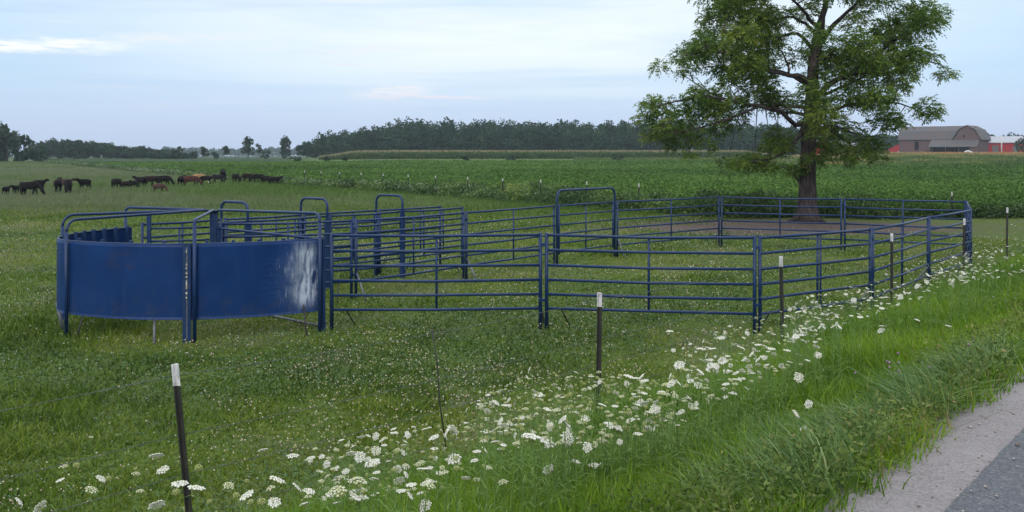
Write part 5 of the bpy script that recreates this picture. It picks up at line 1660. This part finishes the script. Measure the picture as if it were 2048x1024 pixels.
# flowers that stand out one by one
for px, v, kd, sz in ((181, 879, 'cup', .022), (128, 942, 'cup', .036), (153, 938, 'ball', .034), (122, 966, 'open', .028), (198, 964, 'open', .036), (218, 964, 'ball', .03),
                      (313, 920, 'open', .052), (328, 948, 'open', .045), (271, 958, 'cup', .036), (270, 945, 'ball', .02), (359, 978, 'open', .054), (391, 988, 'open', .044), (398, 946, 'ball', .040),
                      (179, 992, 'cup', .050), (86, 1021, 'open', .05), (33, 1010, 'open', .034), (280, 990, 'cup', .03), (316, 1020, 'open', .045), (352, 996, 'ball', .034), (456, 980, 'cup', .034),
                      (472, 1000, 'ball', .024), (498, 998, 'open', .045), (527, 908, 'open', .04), (586, 920, 'open', .042), (551, 970, 'open', .046), (545, 985, 'cup', .036), (589, 981, 'open', .034),
                      (548, 1010, 'open', .032), (590, 902, 'ball', .026), (492, 970, 'ball', .026), (523, 1015, 'ball', .03), (503, 1012, 'ball', .024), (420, 1012, 'ball', .024),
                      (624, 920, 'open', .03), (703, 915, 'open', .034), (746, 936, 'open', .044), (676, 998, 'cup', .05), (714, 978, 'cup', .048), (718, 1008, 'open', .044), (752, 904, 'open', .034),
                      (843, 936, 'cup', .036), (855, 982, 'cup', .036), (853, 1014, 'open', .032), (908, 925, 'open', .036), (1007, 974, 'cup', .034), (1012, 818, 'open', .044), (1062, 742, 'open', .034), (1078, 798, 'open', .046),
                      (1040, 856, 'open', .038), (1060, 884, 'open', .05), (1130, 880, 'open', .04), (1100, 944, 'open', .032), (1100, 858, 'cup', .03), (1149, 930, 'open', .03), (1187, 936, 'open', .03), (1200, 938, 'open', .028),
                      (1170, 842, 'open', .038), (1198, 750, 'cup', .032), (1256, 760, 'open', .044), (1290, 814, 'open', .040), (1310, 822, 'open', .034), (1230, 862, 'open', .04), (1332, 780, 'cup', .04), (1286, 758, 'open', .032),
                      (1618, 660, 'open', .03), (1588, 832, 'open', .03), (1619, 810, 'open', .028), (1608, 863, 'open', .026), (1686, 855, 'open', .026), (1724, 844, 'open', .026), (1642, 873, 'cup', .026), (1682, 868, 'cup', .024),
                      (1803, 830, 'open', .04), (1781, 812, 'open', .025), (1764, 664, 'open', .036), (1833, 645, 'open', .03), (1896, 656, 'open', .034), (1902, 662, 'open', .026), (1882, 678, 'open', .03), (1359, 735, 'open', .042),
                      (1765, 657, 'open', .033), (1606, 688, 'open', .032), (1480, 700, 'open', .034), (1416, 700, 'open', .036), (1420, 726, 'open', .03), (1455, 748, 'open', .036), (1595, 758, 'open', .04), (1340, 668, 'open', .05)):
    low = v > 780 and px > 1550
    by_pixel(px, v, kd, sz, random.uniform(.30, .42) if low else (random.uniform(.62, .85) if px < 480 else random.uniform(.55, .75)))
def cloud(n, boxes, kinds):
    for _ in range(n):
        x0, x1, f_lo, f_hi = random.choice(boxes)
        px = random.uniform(x0, x1); v = random.uniform(f_lo(px), f_hi(px))
        by_pixel(px, v, random.choices(('open', 'cup', 'ball'), kinds)[0], None, random.uniform(.38, .85))
lin_ = lambda xs, vs: (lambda px: float(np.interp(px, xs, vs)))
band_hi = lin_([500, 700, 900, 1000, 1100, 1200, 1400, 1500, 1600, 1800, 1950, 2048], [930, 880, 830, 780, 745, 738, 668, 640, 600, 540, 500, 450])
band_lo = lin_([500, 700, 900, 1000, 1200, 1350, 1450, 1600, 1800, 1950, 2048], [1020, 1010, 990, 950, 900, 860, 800, 735, 655, 600, 565])
core_hi = lin_([960, 1050, 1150, 1300, 1350], [800, 755, 745, 760, 790]); core_lo = lin_([960, 1050, 1200, 1350], [890, 900, 900, 850])
cloud(470, [(960, 1350, core_hi, core_lo)], (.20, .38, .42))
cloud(210, [(610, 1010, band_hi, band_lo)], (.42, .28, .30))
cloud(270, [(1340, 1640, band_hi, band_lo)], (.55, .28, .17))
cloud(330, [(1560, 1960, band_hi, lin_([1560, 1750, 1960], [700, 630, 560]))], (.72, .2, .08))
cloud(150, [(1900, 2110, lin_([1900, 2110], [505, 430]), lin_([1900, 2110], [575, 540]))], (.85, .12, .03))
cloud(26, [(1990, 2200, lin_([1990, 2200], [455, 420]), lin_([1990, 2200], [500, 470]))], (.9, .1, 0))

print('flowers', len(spots))
def scr(sp):   # how large a head shows
    return (sp[4] or .033) / sp[1]
sizes = {'open': (.016, .031), 'cup': (.016, .027), 'ball': (.014, .023)}
full = []
for (x, y, hh, kind, size) in spots:
    kind = kind or 'open'
    full.append((x, y, hh, kind, size or random.uniform(*sizes[kind])))
full.sort(key=scr, reverse=True)
NIND = 300
LAB = {'open': ('flat white lace-like flower head fully open on a thin green stem in the bank grass', 'open white flowers on the bank'),
       'cup': ('half-open cream flower head, cup-shaped, on a thin green stem in the bank grass', 'half-open cream flowers on the bank'),
       'ball': ('closed yellow-green flower head, ball-shaped, on a thin stem in the bank grass', 'closed green flower heads on the bank')}
protoh = {}
for kind, lst in UMB.items():
    for i, (V, T, tt, zb) in enumerate(lst):
        protoh[(kind, i)] = np_mesh('flower_head', V, None, T, {'tint': tt}); protoh[(kind, i)].materials.append(M_UMB)
stem_protos = []
for i in range(3):
    m = MB()
    w1 = .03 * (i - 1)
    m.tube([(0, 0, -.1), (w1, .01, .4), (w1 * .6, -.01, .75), (0, 0, 1)], [.0034, .0028, .0022, .0018], 5)
    for k in range(5):
        a = k * 2.2 + i; zc = .18 + .15 * k
        m.tube([(w1 * .8, 0, zc), (w1 + math.cos(a) * .05, math.sin(a) * .05, zc + .045), (w1 + math.cos(a) * .10, math.sin(a) * .10, zc + .03)], [.002, .003, .0012], 4)
    me = bpy.data.meshes.new('wild_carrot'); me.from_pydata([tuple(p) for p in m.v], [], m.f); me.materials.append(M_STEM); stem_protos.append(me)
SV = []; ST = []; SS = []; ST_V = []; ST_F = []
restH = []; off = 0; offs = 0; restT = []; restF = []; stemV = []; stemF = []
for i, (x, y, hh, kind, size) in enumerate(full):
    vi = random.randrange(len(UMB[kind]))
    az_ = random.uniform(0, 6.283); ta = abs(random.gauss(0, .42)) if kind == 'open' else abs(random.gauss(0, .22))
    if kind == 'open' and random.random() < .22: ta = random.uniform(.7, 1.25)
    zb = UMB[kind][vi][3]; z = hz(x, y)
    if i < NIND:
        st = bpy.data.objects.new('wild_carrot', stem_protos[i % 3]); COL.objects.link(st)
        st.location = (x, y, z); st.scale = (1, 1, hh)
        tag(st, LAB[kind][0], 'flower', LAB[kind][1])
        hd_ = bpy.data.objects.new('flower_head', protoh[(kind, vi)]); COL.objects.link(hd_)
        hd_.parent = st
        Mx = Matrix.Translation((0, 0, 1)) @ Matrix.Scale(1 / hh, 4, (0, 0, 1)) @ Matrix.Rotation(az_, 4, 'Z') @ Matrix.Rotation(ta, 4, 'X') @ Matrix.Scale(size, 4) @ Matrix.Translation((0, 0, -zb))
        hd_.matrix_parent_inverse = Mx
    else:
        V, T, tt, zb = UMB[kind][vi]
        Rm = np.array(Matrix.Rotation(az_, 3, 'Z') @ Matrix.Rotation(ta, 3, 'X'))
        Vw = ((V - np.array([0, 0, zb])) * size) @ Rm.T + np.array([x, y, z + hh])
        restH.append(Vw); restF.append(T + off); off += len(V); restT.append(tt)
        sm = stem_protos[i % 3]
        vv = np.array([v_.co[:] for v_ in sm.vertices]) * np.array([1, 1, hh]) + np.array([x, y, z])
        stemV.append(vv); stemF += [[q_ + offs for q_ in p_.vertices] for p_ in sm.polygons]; offs += len(vv)
if restH:
    o = stuff_mesh('far_wild_carrot', 'smaller white flower heads farther along the bank towards the corral corner', np.concatenate(restH), M_UMB, tris=np.concatenate(restF), tint=np.concatenate(restT), cat='flowers')
    me = bpy.data.meshes.new('stems'); me.from_pydata([tuple(p) for p in np.concatenate(stemV)], [], stemF)
    link_mesh('stems', me, M_STEM, o)


# ------------------------------------------------------------------ damp evening air
hm = bpy.data.materials.new('haze'); hm.use_nodes = True
nt = NT(hm.node_tree)
nt.n.remove(nt.n['Principled BSDF'])
pv = nt.new('ShaderNodeVolumePrincipled')
pv.inputs['Color'].default_value = (0.70, 0.86, 1.0, 1)
pv.inputs['Density'].default_value = HAZE
pv.inputs['Anisotropy'].default_value = 0.2
nt.link(pv.outputs[0], nt.n['Material Output'].inputs['Volume'])
hb = MB().box((0, 1200, 13.0), (9200, 3000, 40.0))
tag(hb.build('haze', hm), kind='stuff')
